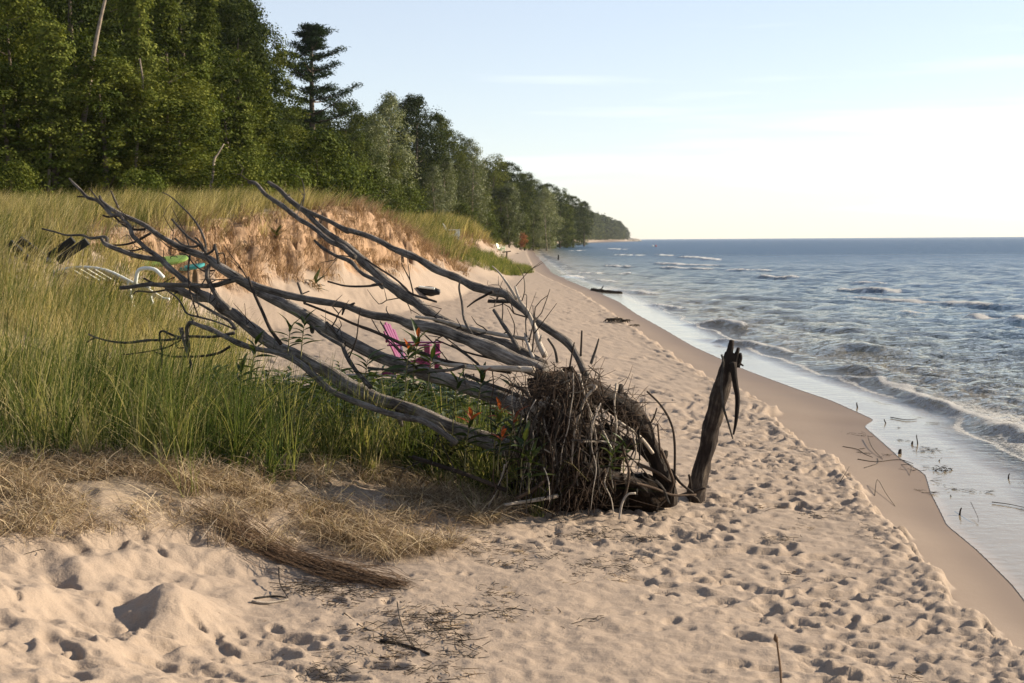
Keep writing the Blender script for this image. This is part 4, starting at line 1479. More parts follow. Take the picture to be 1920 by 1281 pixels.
    limb('drift_pale', 9.9, 9.2, [(780, 594), (817, 599), (855, 609), (892, 618), (930, 626), (988, 636)], (7, 11))
    limb('drift_pale', 9.2, 8.9, [(986, 632), (992, 650), (1000, 672)], (10, 9))
    limb(D, 9.3, 8.8, [(873, 703), (923, 723), (960, 737), (995, 755)], (8, 10))
    limb('drift_pale', 9.4, 9.1, [(966, 537), (975, 564), (990, 586), (1001, 612), (1009, 639), (1022, 668)], (5, 16))
    limb('drift_pale', 9.6, 9.4, [(923, 499), (939, 515), (956, 539), (969, 560)], (3, 8))
    limb('drift', 9.4, 9.0, [(926, 582), (941, 605), (962, 637), (972, 655)], (8, 12))
    limb('drift_dark', 9.5, 9.7, [(923, 547), (892, 564), (876, 576)], (7, 3))
    limb('drift', 9.5, 9.1, [(862, 526), (861, 543), (866, 567), (870, 599), (885, 628)], (4, 6))
    limb('drift_dark', 10.4, 9.9, [(615, 528), (647, 536), (685, 537), (716, 533)], (4, 6))
    limb('drift_dark', 10.2, 9.6, [(685, 486), (709, 502), (741, 523), (760, 540), (772, 551), (818, 566)], (4, 6))
    # twigs of the left crown
    T = [([(167, 353), (182, 372), (195, 389)], 11.2, 11.1, 3, 5), ([(145, 369), (155, 369), (166, 370)], 11.3, 11.3, 4, 4), ([(208, 358), (212, 367), (222, 390)], 10.9, 11.0, 4, 6),
         ([(193, 404), (203, 407), (216, 405)], 11.2, 11.1, 5, 5), ([(210, 401), (225, 416), (240, 427), (255, 431), (272, 430)], 11.1, 10.9, 6, 6), ([(283, 437), (255, 453), (232, 459), (212, 460)], 10.8, 11.1, 6, 4),
         ([(80, 429), (104, 437), (125, 441), (154, 441), (171, 447), (192, 443), (202, 448), (201, 455), (188, 453), (198, 459), (229, 469), (260, 479), (298, 486)], 11.5, 10.7, 4, 12),
         ([(229, 468), (250, 470), (272, 465)], 11.0, 10.8, 3, 5), ([(305, 358), (324, 369), (341, 386), (358, 406), (373, 431), (384, 455), (387, 478)], 10.8, 10.4, 2.5, 7),
         ([(322, 411), (336, 427), (352, 444), (369, 456), (382, 470)], 10.7, 10.4, 5, 7), ([(328, 447), (343, 459), (362, 463), (376, 459)], 10.6, 10.4, 5, 6), ([(366, 445), (377, 457), (388, 478)], 10.4, 10.3, 4, 7),
         ([(388, 477), (399, 470), (403, 459), (403, 461), (407, 476), (410, 494)], 10.3, 10.2, 6, 8), ([(409, 476), (420, 476), (423, 496)], 10.2, 10.3, 4, 3),
         ([(392, 497), (388, 517), (394, 532), (401, 546), (412, 563), (431, 580)], 10.2, 10.0, 10, 13), ([(356, 479), (353, 507), (356, 545), (361, 564), (372, 594)], 10.4, 10.1, 5, 4),
         ([(336, 476), (351, 479), (364, 496), (382, 508), (402, 507)], 10.5, 10.2, 3, 4), ([(270, 522), (285, 530), (300, 535)], 10.6, 10.5, 5, 7),
         ([(310, 543), (331, 557), (343, 572), (350, 587), (375, 595), (406, 605), (437, 615)], 10.4, 9.9, 4, 5), ([(364, 564), (385, 576), (410, 591), (431, 603), (441, 617)], 10.2, 9.8, 6, 9),
         ([(250, 552), (258, 546), (285, 548), (310, 544)], 10.7, 10.5, 3, 5), ([(466, 520), (475, 547), (489, 578), (504, 612), (514, 628), (527, 645)], 9.9, 9.6, 6, 10),
         ([(339, 615), (345, 637), (352, 662), (357, 680), (363, 706)], 9.9, 9.8, 12, 6), ([(168, 628), (181, 633), (206, 640), (239, 642), (275, 637), (316, 636), (358, 633), (400, 633), (443, 628)], 10.4, 9.7, 4, 8),
         ([(164, 642), (172, 636), (182, 633)], 10.5, 10.4, 3, 4), ([(302, 690), (304, 662), (299, 628), (306, 621), (322, 628), (340, 634)], 10.1, 10.0, 4, 7), ([(225, 666), (260, 662), (289, 657), (314, 651), (339, 638)], 10.3, 10.1, 3, 4),
         ([(289, 660), (318, 668), (347, 669), (379, 668), (410, 662), (431, 650)], 10.2, 9.6, 4, 7), ([(817, 620), (857, 650), (897, 682)], 9.2, 8.9, 3, 4), ([(817, 637), (873, 660), (920, 672)], 9.3, 9.0, 4, 6),
         ([(847, 647), (880, 670), (905, 692)], 9.1, 8.9, 5, 6), ([(695, 595), (713, 625), (735, 645), (760, 672), (782, 690)], 9.4, 9.0, 2, 5), ([(713, 603), (733, 637), (753, 660)], 9.4, 9.2, 3, 4), ([(1091, 620), (1090, 645), (1089, 668)], 9.0, 9.0, 4, 6),
         ([(1123, 635), (1117, 655), (1108, 682)], 9.0, 9.0, 4, 8), ([(1077, 642), (1074, 655), (1068, 690)], 8.9, 8.9, 3, 5), ([(1027, 635), (1040, 655), (1045, 680)], 8.9, 8.9, 5, 7),
         ([(580, 546), (545, 560)], 10, 10, 3, 3), ([(558, 530), (566, 552), (572, 570)], 10.0, 9.9, 5, 7), ([(773, 857), (823, 873), (883, 893), (950, 920)], 8.5, 8.4, 11, 12)]
    for pts, d0, d1, w0, w1 in T:
        limb('drift_dark' if random.random() < 0.45 else 'drift', d0, d1, pts, (w0, w1), 6, 0.1)
    # brittle fine twigs along the limbs
    for i in range(70):
        P = random.choice(limbs)
        j = random.randrange(max(1, int(len(P) * .8)))
        u = random.random()
        c = P[j] * (1 - u) + P[j + 1] * u
        ax = P[0] - P[-1]
        ax /= np.linalg.norm(ax)
        v = ax * random.uniform(.3, 1.0) + np.array((random.gauss(0, .4), random.gauss(0, .5), random.gauss(.15, .5)))
        v /= np.linalg.norm(v)
        L = random.uniform(.08, .42)
        q1 = c + v * L * .45 + np.array((random.gauss(0, .02), random.gauss(0, .02), random.gauss(0, .02)))
        q2 = c + v * L * .75 + np.array((random.gauss(0, .03), random.gauss(0, .03), random.gauss(0, .03)))
        q3 = c + v * L + np.array((random.gauss(0, .04), random.gauss(0, .04), random.gauss(.02, .04)))
        r = random.uniform(.0028, .0065)
        mt = MB()
        mt.tube([c, q1, q2, q3], [r, r * .85, r * .65, r * .35], 5, 0.1, 2)
        if L > .2:
            mt.tube([q1, q1 + (v + np.array((random.gauss(0, .6), 0, random.gauss(0, .6)))) * L * .3], [r * .7, r * .3], 4, 0, 1)
        mt.build('branch', M[random.choice(('drift', 'drift_dark', 'drift_dark'))], root, origin=base)
    # the arching butt of the trunk
    limb('stump', 8.75, 9.05, [(1000, 735, 50), (1040, 722, 52), (1091, 730, 48), (1138, 748, 46), (1179, 772, 48), (1208, 803, 42), (1222, 831, 38), (1233, 864, 42), (1244, 902, 46), (1252, 945, 46)], sides=14, rough=0.3, name='trunk')
    limb('stump', 8.7, 9.0, [(1080, 800, 30), (1130, 815, 26), (1168, 828, 24), (1200, 838, 24), (1222, 858, 26)], sides=9, rough=0.25, name='root')
    limb('stump', 8.6, 8.9, [(1090, 880, 30), (1140, 890, 26), (1190, 905, 24), (1225, 935, 30)], sides=9, rough=0.3, name='root')
    limb('stump', 8.5, 8.9, [(1060, 780, 44), (1075, 830, 40), (1085, 890, 46), (1090, 950, 60)], sides=10, rough=0.35, name='root')
    # soil held between the roots
    def lump(px, py, d, rx, ry, rz, name, seed):
        c = at(px, py, d)
        n1, n2 = 26, 18
        V, Q = [], []
        for j in range(n2 + 1):
            th = math.pi * j / n2
            for i in range(n1):
                ph = 2 * math.pi * i / n1
                v = np.array((math.sin(th) * math.cos(ph), math.sin(th) * math.sin(ph), math.cos(th)))
                k = 1 + 0.38 * float(fbm(np.array(v[0] * 2.2 + seed), np.array(v[2] * 2.2 + v[1] * 1.7 + seed), 4))
                V.append(c + v * np.array((rx, ry, rz)) * k - base)
        for j in range(n2):
            for i in range(n1):
                i2 = (i + 1) % n1
                Q.append((j * n1 + i, j * n1 + i2, (j + 1) * n1 + i2, (j + 1) * n1 + i))
        obj(name, mesh_np(name, np.array(V), np.array(Q), True), M['soil'], root)
    M['soil'] = mat_plain('root_soil', (0.03, 0.019, 0.012), 0.95, 0.4, 30, 0.1, 0.05)
    lump(1050, 800, 8.92, 0.19, 0.16, 0.33, 'soil_clod', 3.0)
    lump(1042, 918, 8.82, 0.28, 0.18, 0.19, 'soil_clod', 9.0)
    lump(1195, 925, 8.95, 0.17, 0.12, 0.13, 'soil_clod', 15.0)
    # named roots and broken ends
    RT = [('drift_pale', [(998, 775), (1010, 762), (1024, 757), (1032, 745)], 8.55, 8.5, 18, 10), ('drift_pale', [(947, 947), (975, 942), (1003, 938), (1045, 930)], 8.3, 8.5, 7, 10), ('root', [(968, 935), (1007, 913), (1037, 880), (1052, 850)], 8.3, 8.5, 9, 8),
          ('drift_dark', [(1213, 734), (1239, 760), (1258, 793), (1265, 831), (1265, 886), (1262, 948)], 8.95, 8.95, 4, 6), ('drift_pale', [(1159, 790), (1187, 809), (1206, 826), (1224, 850)], 8.7, 8.8, 6, 8), ('drift_pale', [(1086, 829), (1129, 828), (1150, 832), (1164, 840)], 8.5, 8.6, 5, 5),
          ('root', [(1159, 804), (1168, 842), (1179, 880), (1176, 913), (1164, 949)], 8.6, 8.5, 5, 6), ('drift_pale', [(1192, 925), (1176, 928), (1166, 946), (1161, 974)], 8.4, 8.35, 5, 6), ('drift_pale', [(1118, 725), (1097, 749), (1083, 788), (1075, 826), (1072, 870)], 8.45, 8.45, 7, 4),
          ('drift_pale', [(1118, 725), (1108, 722), (1095, 730)], 8.5, 8.6, 7, 5), ('root', [(995, 750), (994, 790), (1003, 830), (1015, 850)], 8.5, 8.45, 7, 4), ('root', [(1030, 760), (1038, 790), (1048, 815)], 8.5, 8.45, 6, 3),
          ('drift', [(960, 720), (985, 735), (1000, 755)], 8.6, 8.5, 8, 8), ('root', [(1233, 795), (1236, 830), (1240, 860)], 8.9, 8.9, 4, 5), ('drift_dark', [(1232, 765), (1225, 785), (1215, 800)], 8.9, 8.9, 3, 5), ('root', [(1195, 870), (1230, 885), (1258, 905)], 8.8, 8.9, 8, 6),
          ('root', [(1185, 905), (1225, 915), (1260, 928), (1305, 928)], 8.7, 8.95, 7, 5), ('drift_dark', [(1258, 880), (1275, 905), (1300, 925)], 8.95, 8.95, 6, 5), ('root', [(1240, 845), (1255, 880), (1262, 905), (1252, 925)], 8.85, 8.9, 6, 8),
          ('drift', [(1229, 900), (1243, 915), (1255, 945)], 8.75, 8.75, 4, 5), ('root', [(1134, 880), (1110, 905), (1098, 930)], 8.55, 8.5, 4, 5), ('drift_pale', [(1187, 812), (1192, 850), (1180, 880), (1170, 900)], 8.6, 8.6, 4, 3)]
    for mat, pts, d0, d1, w0, w1 in RT:
        limb(mat, d0, d1, pts, (w0, w1), 6, 0.15, 'root')
    # hanging root strands
    for i in range(135):
        x = random.gauss(1050, 46)
        y0 = random.uniform(688, 800) if i % 3 else random.uniform(790, 890)
        x -= 0.16 * (y0 - 690) * random.random()
        y1 = min(968, y0 + random.uniform(50, 210))
        n = 6
        sway = random.gauss(-12, 30)
        ph, fq, wv = random.uniform(0, 6.3), random.uniform(3, 10), random.uniform(2, 8)
        w0 = random.choice((1.8, 2.2, 2.6, 3.2, 4.4))
        pts = []
        for k in range(n):
            u = k / (n - 1)
            pts.append((x + sway * u + wv * math.sin(u * fq + ph) + random.gauss(0, 2.0), y0 + (y1 - y0) * u, w0 * (1 - 0.5 * u)))
        d = random.uniform(8.32, 8.66)
        m, P = px_tube(pts, d, d - random.uniform(-0.05, 0.08), 5, 0.0, sub=3)
        m.build('root', M[random.choice(('root', 'root', 'stump', 'stump', 'drift_dark', 'drift', 'drift_pale'))], root, origin=base)
    # wiry roots that stick out sideways from the mass
    for i in range(60):
        x, y = random.gauss(1035, 55), random.uniform(700, 940)
        a_ = random.uniform(0, 6.28)
        L = random.uniform(25, 75)
        pts = [(x + L * u * math.cos(a_) + random.gauss(0, 4), y + L * u * math.sin(a_) * 0.8 + 14 * u * u + random.gauss(0, 3), 3.0 * (1 - .5 * u)) for u in (0, .3, .6, 1)]
        pts = [(p[0], min(p[1], 962), p[2]) for p in pts]
        d = random.uniform(8.3, 8.6)
        m, P = px_tube(pts, d, d - random.uniform(-.1, .15), 5, 0, sub=3)
        m.build('root', M[random.choice(('root', 'drift', 'drift_dark', 'drift_pale'))], root, origin=base)
    # tangle filling the space under the arch
    lump(1128, 850, 9.0, 0.13, 0.12, 0.20, 'soil_clod', 21.0)
    lump(1125, 925, 8.9, 0.17, 0.12, 0.11, 'soil_clod', 27.0)
    for i in range(46):
        x, y = random.uniform(1085, 1205), random.uniform(765, 900)
        a_ = random.gauss(math.pi / 2, 0.55)
        L = random.uniform(30, 110)
        pts = [(x + L * u * math.cos(a_) + random.gauss(0, 4), min(y + L * u * math.sin(a_), 958), random.choice((2.2, 3, 4, 5)) * (1 - .5 * u)) for u in (0, .3, .6, 1)]
        d = random.uniform(8.6, 8.9)
        m, P = px_tube(pts, d, d - random.uniform(-.05, .1), 5, 0, sub=3)
        m.build('root', M[random.choice(('root', 'stump', 'stump', 'drift_dark', 'drift'))], root, origin=base)
    # fine hair roots, far too many to count
    m = MB()
    for i in range(950):
        if i < 760:
            x, y = random.gauss(1045, 48), random.uniform(690, 955)
        else:
            u = random.random()
            k = u * 5
            X = [1000, 1040, 1091, 1138, 1179, 1215]
            Yc = [730, 712, 725, 742, 765, 800]
            x, y = np.interp(k, range(6), X) + random.gauss(0, 14), np.interp(k, range(6), Yc) + random.gauss(0, 12)
        a = random.gauss(math.pi / 2, 1.1 if i < 760 else 1.8)
        L = random.uniform(14, 70)
        d = random.uniform(8.38, 8.8)
        b = random.gauss(0, 0.25)
        P = [at(x + L * math.cos(a) * u + b * L * u * u, y + L * math.sin(a) * u, d + random.gauss(0, 0.012)) for u in (0, .33, .66, 1)]
        m.tube(P, [0.0024, 0.0021, 0.0017, 0.001], 3, 0, 1)
    o = m.build('fine_roots', M['root'], root, origin=base)
    o['kind'] = 'stuff'
    return root


fallen_tree()

# ------------------------------------------------------------------ the broken post
def post():
    b = ground(1302, 940)
    d = float(b[1])
    root = empty('broken_post', tuple(b), 'leaning dark broken tree stub with splintered top standing in the sand', 'tree stub')
    m, _ = px_tube([(1298, 965, 42), (1304, 935, 38), (1320, 860, 33), (1336, 795, 33), (1350, 735, 34), (1363, 690, 28), (1370, 662, 22)], d, d + 0.05, 18, 0.36, sub=9)
    m.build('shaft', M['post'], root, origin=b)
    for pts, w0, w1 in (([(1362, 690), (1368, 660), (1372, 638)], 20, 9), ([(1374, 690), (1381, 668), (1385, 652)], 18, 6), ([(1382, 688), (1388, 672), (1388, 662)], 10, 5), ([(1372, 682), (1386, 682), (1394, 686)], 7, 3)):
        n = len(pts)
        m, _ = px_tube([(p[0], p[1], w0 + (w1 - w0) * i / (n - 1)) for i, p in enumerate(pts)], d + 0.03, d + 0.03, 6, 0.3)
        m.build('splinter', M['post'], root, origin=b)
    m, _ = px_tube([(1374, 680, 14), (1378, 715, 12), (1383, 750, 10), (1380, 790, 7), (1375, 815, 4)], d - 0.03, d - 0.08, 6, 0.2)
    m.build('hanging_strip', M['stump'], root, origin=b)
    m, _ = px_tube([(1353, 665, 4), (1356, 680, 4), (1353, 710, 5), (1353, 735, 5), (1357, 765, 5), (1366, 795, 4), (1374, 823, 3)], d - 0.06, d - 0.12, 5, 0.1)
    m.build('twig', M['drift'], root, origin=b)
    for pts in ([(1270, 930), (1300, 922), (1322, 915)], [(1293, 945), (1296, 915), (1292, 890)], [(1285, 925), (1305, 934), (1311, 942)]):
        m, _ = px_tube([(*p, 5) for p in pts], d - 0.08, d - 0.10, 5, 0.1)
        m.build('twig', M['drift_dark'], root, origin=b)


post()

# ------------------------------------------------------------------ chairs
def adirondack(loc, rz, mat, label, group=None, rx=0.0, ry=0.0, s=1.0):
    """a slatted beach chair facing its own +x"""
    root = empty('beach_chair', loc, label, 'chair', group, rz, rx, ry)
    root.scale = (s, s, s)
    for sy in (-0.25, 0.25):
        MB().beam((0.38, sy, 0.36), (-0.42, sy, 0.04), 0.035, 0.11).build('side_rail', mat, root, False)
        MB().beam((0.36, sy * 1.12, 0.0), (0.36, sy * 1.12, 0.545), 0.03, 0.10, (1, 0, 0)).build('front_leg', mat, root, False)
        MB().beam((0.44, sy * 1.3, 0.565), (-0.30, sy * 1.22, 0.555), 0.13, 0.026).build('armrest', mat, root, False)
    for k in range(6):
        x = 0.40 - k * 0.095
        MB().beam((x, -0.27, 0.405 - k * 0.037), (x, 0.27, 0.405 - k * 0.037), 0.082, 0.022).build('seat_slat', mat, root, False)
    for k in range(5):
        y = (k - 2) * 0.105
        L = 0.78 - 0.035 * (k - 2) ** 2
        p0 = Vector((-0.13, y * 0.85, 0.20))
        p1 = p0 + Vector((-0.40, 0, 0.90)).normalized() * L + Vector((0, y * 0.25, 0))
        MB().beam(p0, p1, 0.095, 0.022, (1, 0, 0.4)).build('back_slat', mat, root, False)
    MB().beam((-0.21, -0.26, 0.29), (-0.21, 0.26, 0.29), 0.03, 0.06).build('back_rail', mat, root, False)
    MB().beam((-0.36, -0.24, 0.62), (-0.36, 0.24, 0.62), 0.03, 0.06).build('back_rail', mat, root, False)
    return root


M['purple'] = mat_plain('magenta_plastic', (0.1575, 0.0060, 0.0638), 0.35, 0.08, 4, 0.5)
M['white_pl'] = mat_plain('white_plastic', (0.6120, 0.6290, 0.5780), 0.4, 0.06, 6, 0.5)
M['pale_green'] = mat_plain('pale_green_paint', (0.55, 0.70, 0.48), 0.5, 0.06, 6, 0.4)
M['black_pl'] = mat_plain('black_plastic', (0.010, 0.011, 0.012), 0.6, 0.15, 8, 0.25)
M['green_pl'] = mat_plain('lime_green_foam', (0.1800, 0.2880, 0.0600), 0.6, 0.1, 8, 0.3)
M['teal_pl'] = mat_plain('turquoise_foam', (0.0360, 0.2520, 0.2520), 0.5, 0.1, 8, 0.3)

g = ground(772, 700, 14)
adirondack((float(g[0]), float(g[1]), float(g[2]) - 0.05), R(-14), M['purple'], 'magenta slatted beach chair half hidden behind the fallen tree', s=0.74)
g = ground(846, 453, 55)
adirondack((float(g[0]), float(g[1]), float(g[2]) + 0.05), R(12), M['white_pl'], 'white slatted chair standing high on the far dune', s=float(g[1]) / 84 * 1.1)
g = ground(938, 470, 60)
adirondack((float(g[0]), float(g[1]), float(g[2]) - 0.1), R(-30), M['pale_green'], 'small pale green chair at the foot of the far dune')
g = ground(88, 505, 10)
dbl = float(g[1])
root_ = empty('folding_chair', tuple(g), 'black folded beach chair lying in the grass with its boards in a V', 'chair')
for nm, a0, a1, dd in (('seat_board', (18, 455), (60, 494), 0.0), ('seat_board', (36, 449), (82, 482), 0.45), ('back_board', (92, 482), (138, 449), 0.45), ('back_board', (108, 490), (164, 452), 0.0)):
    p0, p1 = at(*a0, dbl + dd) - g, at(*a1, dbl + dd) - g
    MB().beam(p0, p1, 0.05, 0.115, (0.0, -0.25, 1.0), 0.008).build(nm, M['black_pl'], root_, False)
for a0, a1 in (((84, 486), (100, 490)), ((60, 494), (92, 484))):
    MB().beam(at(*a0, dbl) - g, at(*a1, dbl + 0.45) - g, 0.05, 0.06).build('cross_bar', M['black_pl'], root_, False)
g = ground(190, 545, 10)


def lounger(loc, rz):
    root = empty('plastic_lounger', loc, 'white plastic lounger lying tipped over in the long grass', 'lounger', None, rz)
    m = MB()
    pts = [(-0.95, -0.3, 0.42), (-0.3, -0.32, 0.58), (0.25, -0.32, 0.55), (0.75, -0.32, 0.34), (0.95, -0.3, 0.3)]
    m.tube(pts, [0.022] * 5, 8, 0, 4)
    m.build('frame_rail', M['white_pl'], root)
    m = MB()
    m.tube([(p[0], 0.28, p[2] - 0.2) for p in pts], [0.022] * 5, 8, 0, 4)
    m.build('frame_rail', M['white_pl'], root)
    for k in range(14):
        u = -0.85 + k * 0.128
        z = np.interp(u, [p[0] for p in pts], [p[2] for p in pts])
        MB().beam((u, -0.31, z), (u, 0.28, z - 0.2), 0.085, 0.014, (0, 0, 1), 0.004).build('slat', M['white_pl'], root, False)
    for x, y, z in ((0.62, -0.32, 0.38), (0.62, 0.28, 0.2), (-0.6, -0.32, 0.5), (-0.6, 0.28, 0.3)):
        MB().beam((x, y, z), (x + 0.06, y, 0.02), 0.05, 0.04, (1, 0, 0)).build('leg', M['white_pl'], root, False)
    m = MB()
    m.tube([(0.75, -0.36, 0.34), (0.82, -0.36, 0.55), (1.05, -0.36, 0.56), (1.2, -0.36, 0.44)], [0.028] * 4, 7, 0, 4)
    m.build('armrest', M['white_pl'], root)
    return root


lounger((float(g[0]), float(g[1]), float(g[2]) - 0.24), R(-14))


def board(loc, rz, mat, label, L, W, tilt):
    n = 24
    root = empty('bodyboard', loc, label, 'board', None, rz, tilt, 0)
    V, Q = [], []
    for lay, (z, k) in enumerate(((0.0, 0.93), (0.015, 1.0), (0.045, 1.0), (0.06, 0.93))):
        for i in range(n):
            a = 2 * math.pi * i / n
            cx, sy = math.cos(a), math.sin(a)
            px = L / 2 * math.copysign(abs(cx) ** 0.6, cx) * k
            py = W / 2 * math.copysign(abs(sy) ** 0.7, sy) * k * (1 - 0.18 * cx)
            V.append((px, py, z + 0.10 * (px / L + 0.5) ** 2 * L))
        if lay:
            for i in range(n):
                i2 = (i + 1) % n
                Q.append(((lay - 1) * n + i, (lay - 1) * n + i2, lay * n + i2, lay * n + i))
    me = bpy.data.meshes.new('deck')
    me.from_pydata(V, [], Q + [tuple(range(n))[::-1], tuple(range(3 * n, 4 * n))])
    obj('deck', me, mat, root)
    m = MB()
    m.tube([(L * .3, 0, .09), (L * .3, 0, .16), (L * .2, 0, .16), (L * .2, 0, .08)], [0.008] * 4, 6, 0, 3)
    m.build('strap', M['black_pl'], root)


g = ground(300, 515, 12)
board((float(g[0]), float(g[1]), float(g[2]) + 0.16), R(8), M['green_pl'], 'lime green board lying in the grass behind the bare branches', 1.05, 0.55, R(14))
g = ground(360, 522, 12)
board((float(g[0]), float(g[1]), float(g[2]) + 0.10), R(-12), M['teal_pl'], 'turquoise board end sticking out beside the lime green board', 0.5, 0.4, R(10))

# ------------------------------------------------------------------ things on the beach
M['char'] = mat_plain('charred_wood', (0.016, 0.014, 0.013), 0.9, 0.3, 12, 0.2, 0.02)
M['weed'] = mat_plain('dark_weed', (0.045, 0.032, 0.018), 0.85, 0.35, 20, 0.2, 0.01)


def lying_log(px0, py0, px1, py1, w, mat, label, name='driftwood_log', lift=0.3, cat='log'):
    a, b = ground(px0, py0), ground(px1, py1)
    r = w * float(a[1]) / FPX / 2
    root = empty(name, tuple(a), label, cat)
    m = MB()
    pts = [a * (1 - u) + b * u + np.array((0, 0, r * lift + random.gauss(0, r * .15))) for u in (0, .3, .65, 1)]
    m.tube(pts, [r * .8, r, r * .95, r * .6], 9, 0.3, 4)
    m.build('stem', mat, root, origin=a)
    m = MB()
    c = pts[1]
    m.tube([c, c + np.array((r * .8, -r * .4, r * 1.6)), c + np.array((r * 1.3, -r * .6, r * 2.4))], [r * .35, r * .25, r * .1], 6, .2, 2)
    m.build('stub', mat, root, origin=a)
    return root


def debris_slab():
    a = ground(795, 552, 20)
    root = empty('beach_debris', tuple(a), 'black debris with a white slab on top below the dune scarp', 'debris')
    m = MB()
    m.tube([(-0.38, .1, .06), (-0.1, 0, .10), (0.2, -.05, .08), (0.42, -.1, .05)], [.06, .12, .12, .07], 9, .4, 4)
    m.build('black_mass', M['black_pl'], root)
    MB().beam((-0.12, -0.06, 0.20), (0.30, -0.10, 0.15), 0.26, 0.045).build('white_slab', M['white_pl'], root, False)


debris_slab()
lying_log(915, 568, 962, 569, 11, M['char'], 'dark charred log lying flat on the sand behind the branches')
lying_log(1110, 545, 1165, 553, 9, M['weed'], 'dark log half buried at the bend of the waterline')


def weed_clump(px, py, w, label, n=60, flatk=0.35, name='seaweed_clump'):
    a = ground(px, py)
    s = w * float(a[1]) / FPX / 2
    root = empty(name, tuple(a), label, 'seaweed')
    m = MB()
    for _ in range(n):
        an = random.uniform(0, 6.28)
        r = s * math.sqrt(random.random())
        c = np.array((math.cos(an) * r, math.sin(an) * r * .7, random.uniform(0, s * flatk * (1 - r / s * .7))))
        dd = np.array((random.gauss(0, 1), random.gauss(0, 1), random.gauss(0, .35))) * s * .22
        m.tube([c - dd, c + np.array((0, 0, s * .08)), c + dd], [s * .02, s * .035, s * .012], 4, 0, 2)
    m.build('strands', M['weed'], root)


weed_clump(1158, 604, 46, 'dark clump of washed up weed on the sand near the waterline bend', 90)
weed_clump(1190, 612, 22, 'small dark weed scrap right of the larger weed clump', 40)
weed_clump(1765, 860 + 25, 40, 'tangle of weed standing in the shallow wash', 40, 0.9)


def standing(px, py0, py1, w, label, name, cat, cap=False, mat='char', d=None):
    a = ground(px, py0, 25, 900)
    if d:
        a = at(px, py0, d)
    d = float(a[1])
    root = empty(name, tuple(a), label, cat)
    hgt = (py0 - py1) * d / FPX
    r = w * d / FPX / 2
    m = MB()
    m.tube([(0, 0, -hgt * .6), (0, 0, hgt * .4), (r * .3, 0, hgt)], [r * 1.1, r, r * .85], 8, .15, 3)
    m.build('post', M[mat], root)
    if cap:
        MB().beam((-r * 5, 0, hgt), (r * 5, 0, hgt + r), r * 4, r * 1.2).build('top_board', M[mat], root, False)


standing(950, 486, 473, 3.2, 'wooden stake with a flat board on top on the far beach', 'stake', 'stake', True, 'drift_dark')
standing(1047, 487, 478, 3.0, 'dark post standing in the shallow water', 'water_post', 'post', False, 'char', 2667 * 1.95 / (487 - 449.9))
standing(990, 462, 453, 5.0, 'small dark stump at the end of the beach below the bushes', 'stump', 'stump', False, 'char')
standing(984, 470, 465, 3.0, 'tiny dark stick in the sand before the far stump', 'stake', 'stake', False, 'char')
weed_clump(970, 476, 8, 'dark scrap lying on the far beach beside the stake', 24)
weed_clump(1021, 495, 6, 'dark scrap at the water edge of the far beach', 20)


def buoy(px, py, mat, label):
    a = on_z(px, py, 0.0)
    root = empty('buoy', (float(a[0]), float(a[1]), 0.0), label, 'buoy')
    s = float(a[1]) / FPX * 2.2
    m = MB()
    m.tube([(0, 0, -s * .4), (0, 0, s * .2), (0, 0, s * .9), (0, 0, s * 1.3)], [s * .5, s * .9, s * .8, s * .2], 10, 0, 3)
    m.build('float', mat, root)
    m = MB()
    m.tube([(0, 0, s * 1.2), (0, 0, s * 1.9)], [s * .12, s * .1], 6, 0, 1)
    m.build('mast', mat, root)


M['red_pl'] = mat_plain('faded_red_plastic', (0.45, 0.12, 0.10), 0.5, 0.1, 4, 0.4)
buoy(1224, 462.5, M['white_pl'], 'tiny white float far out on the lake')
buoy(1230, 462.5, M['red_pl'], 'tiny reddish float beside the white one on the lake')


def far_rocks():
    for i in range(10):
        px = 1138 + i * 6.0
        y = 1380 + i * 22
        x = at_px(px, y)
        s = random.uniform(3.2, 5.5)
        V, Q = [], []
        n1, n2 = 10, 6
        for j in range(n2 + 1):
            for k in range(n1):
                th, ph = math.pi * j / n2, 2 * math.pi * k / n1
                v = np.array((math.sin(th) * math.cos(ph), math.sin(th) * math.sin(ph), math.cos(th)))
                V.append(v * s * np.array((1.3, 1, .55)) * (1 + random.gauss(0, .12)))
        for j in range(n2):
            for k in range(n1):
                Q.append((j * n1 + k, j * n1 + (k + 1) % n1, (j + 1) * n1 + (k + 1) % n1, (j + 1) * n1 + k))
        o = obj('shore_boulder', mesh_np('shore_boulder', np.array(V), np.array(Q), False), M['rock'])
        o.location = (x, y, 0.4)
        tag(o, 'pale boulder in the bank at the tip of the distant point', 'boulder', 'boulders at the distant point')


M['rock'] = mat_plain('pale_rock', (0.42, 0.37, 0.31), 0.9, 0.2, 1.0, 0.2)
far_rocks()

# ------------------------------------------------------------------ leafy plants
def leaf_mesh(name, mat, L=0.115, W=0.024):
    V, Q, T = [], [], []
    n = 6
    for i in range(n + 1):
        u = i / n
        w = W / 2 * math.sin(math.pi * min(1, u ** 0.75 * 0.98 + 0.02)) + 0.0006
        z = -0.030 * u * u
        V += [(u * L, -w, z + w * .5), (u * L, 0, z), (u * L, w, z + w * .5)]
        T += [0.3 + 0.4 * u, 0.75, 0.3 + 0.4 * u]
        if i:
            b = 3 * i
            Q += [(b - 3, b - 2, b + 1, b), (b - 2, b - 1, b + 2, b + 1)]
    me = mesh_np(name, np.array(V), np.array(Q), True, {'tint': np.array(T)})
    me.materials.append(mat)
    return me


LEAF = leaf_mesh('leaf', M['herb'])
LEAF_RED = leaf_mesh('red_leaf', M['herb_red'], 0.085, 0.018)
M['stem'] = mat_plain('herb_stem', (0.16, 0.14, 0.05), 0.6, 0.2, 12, 0.3)


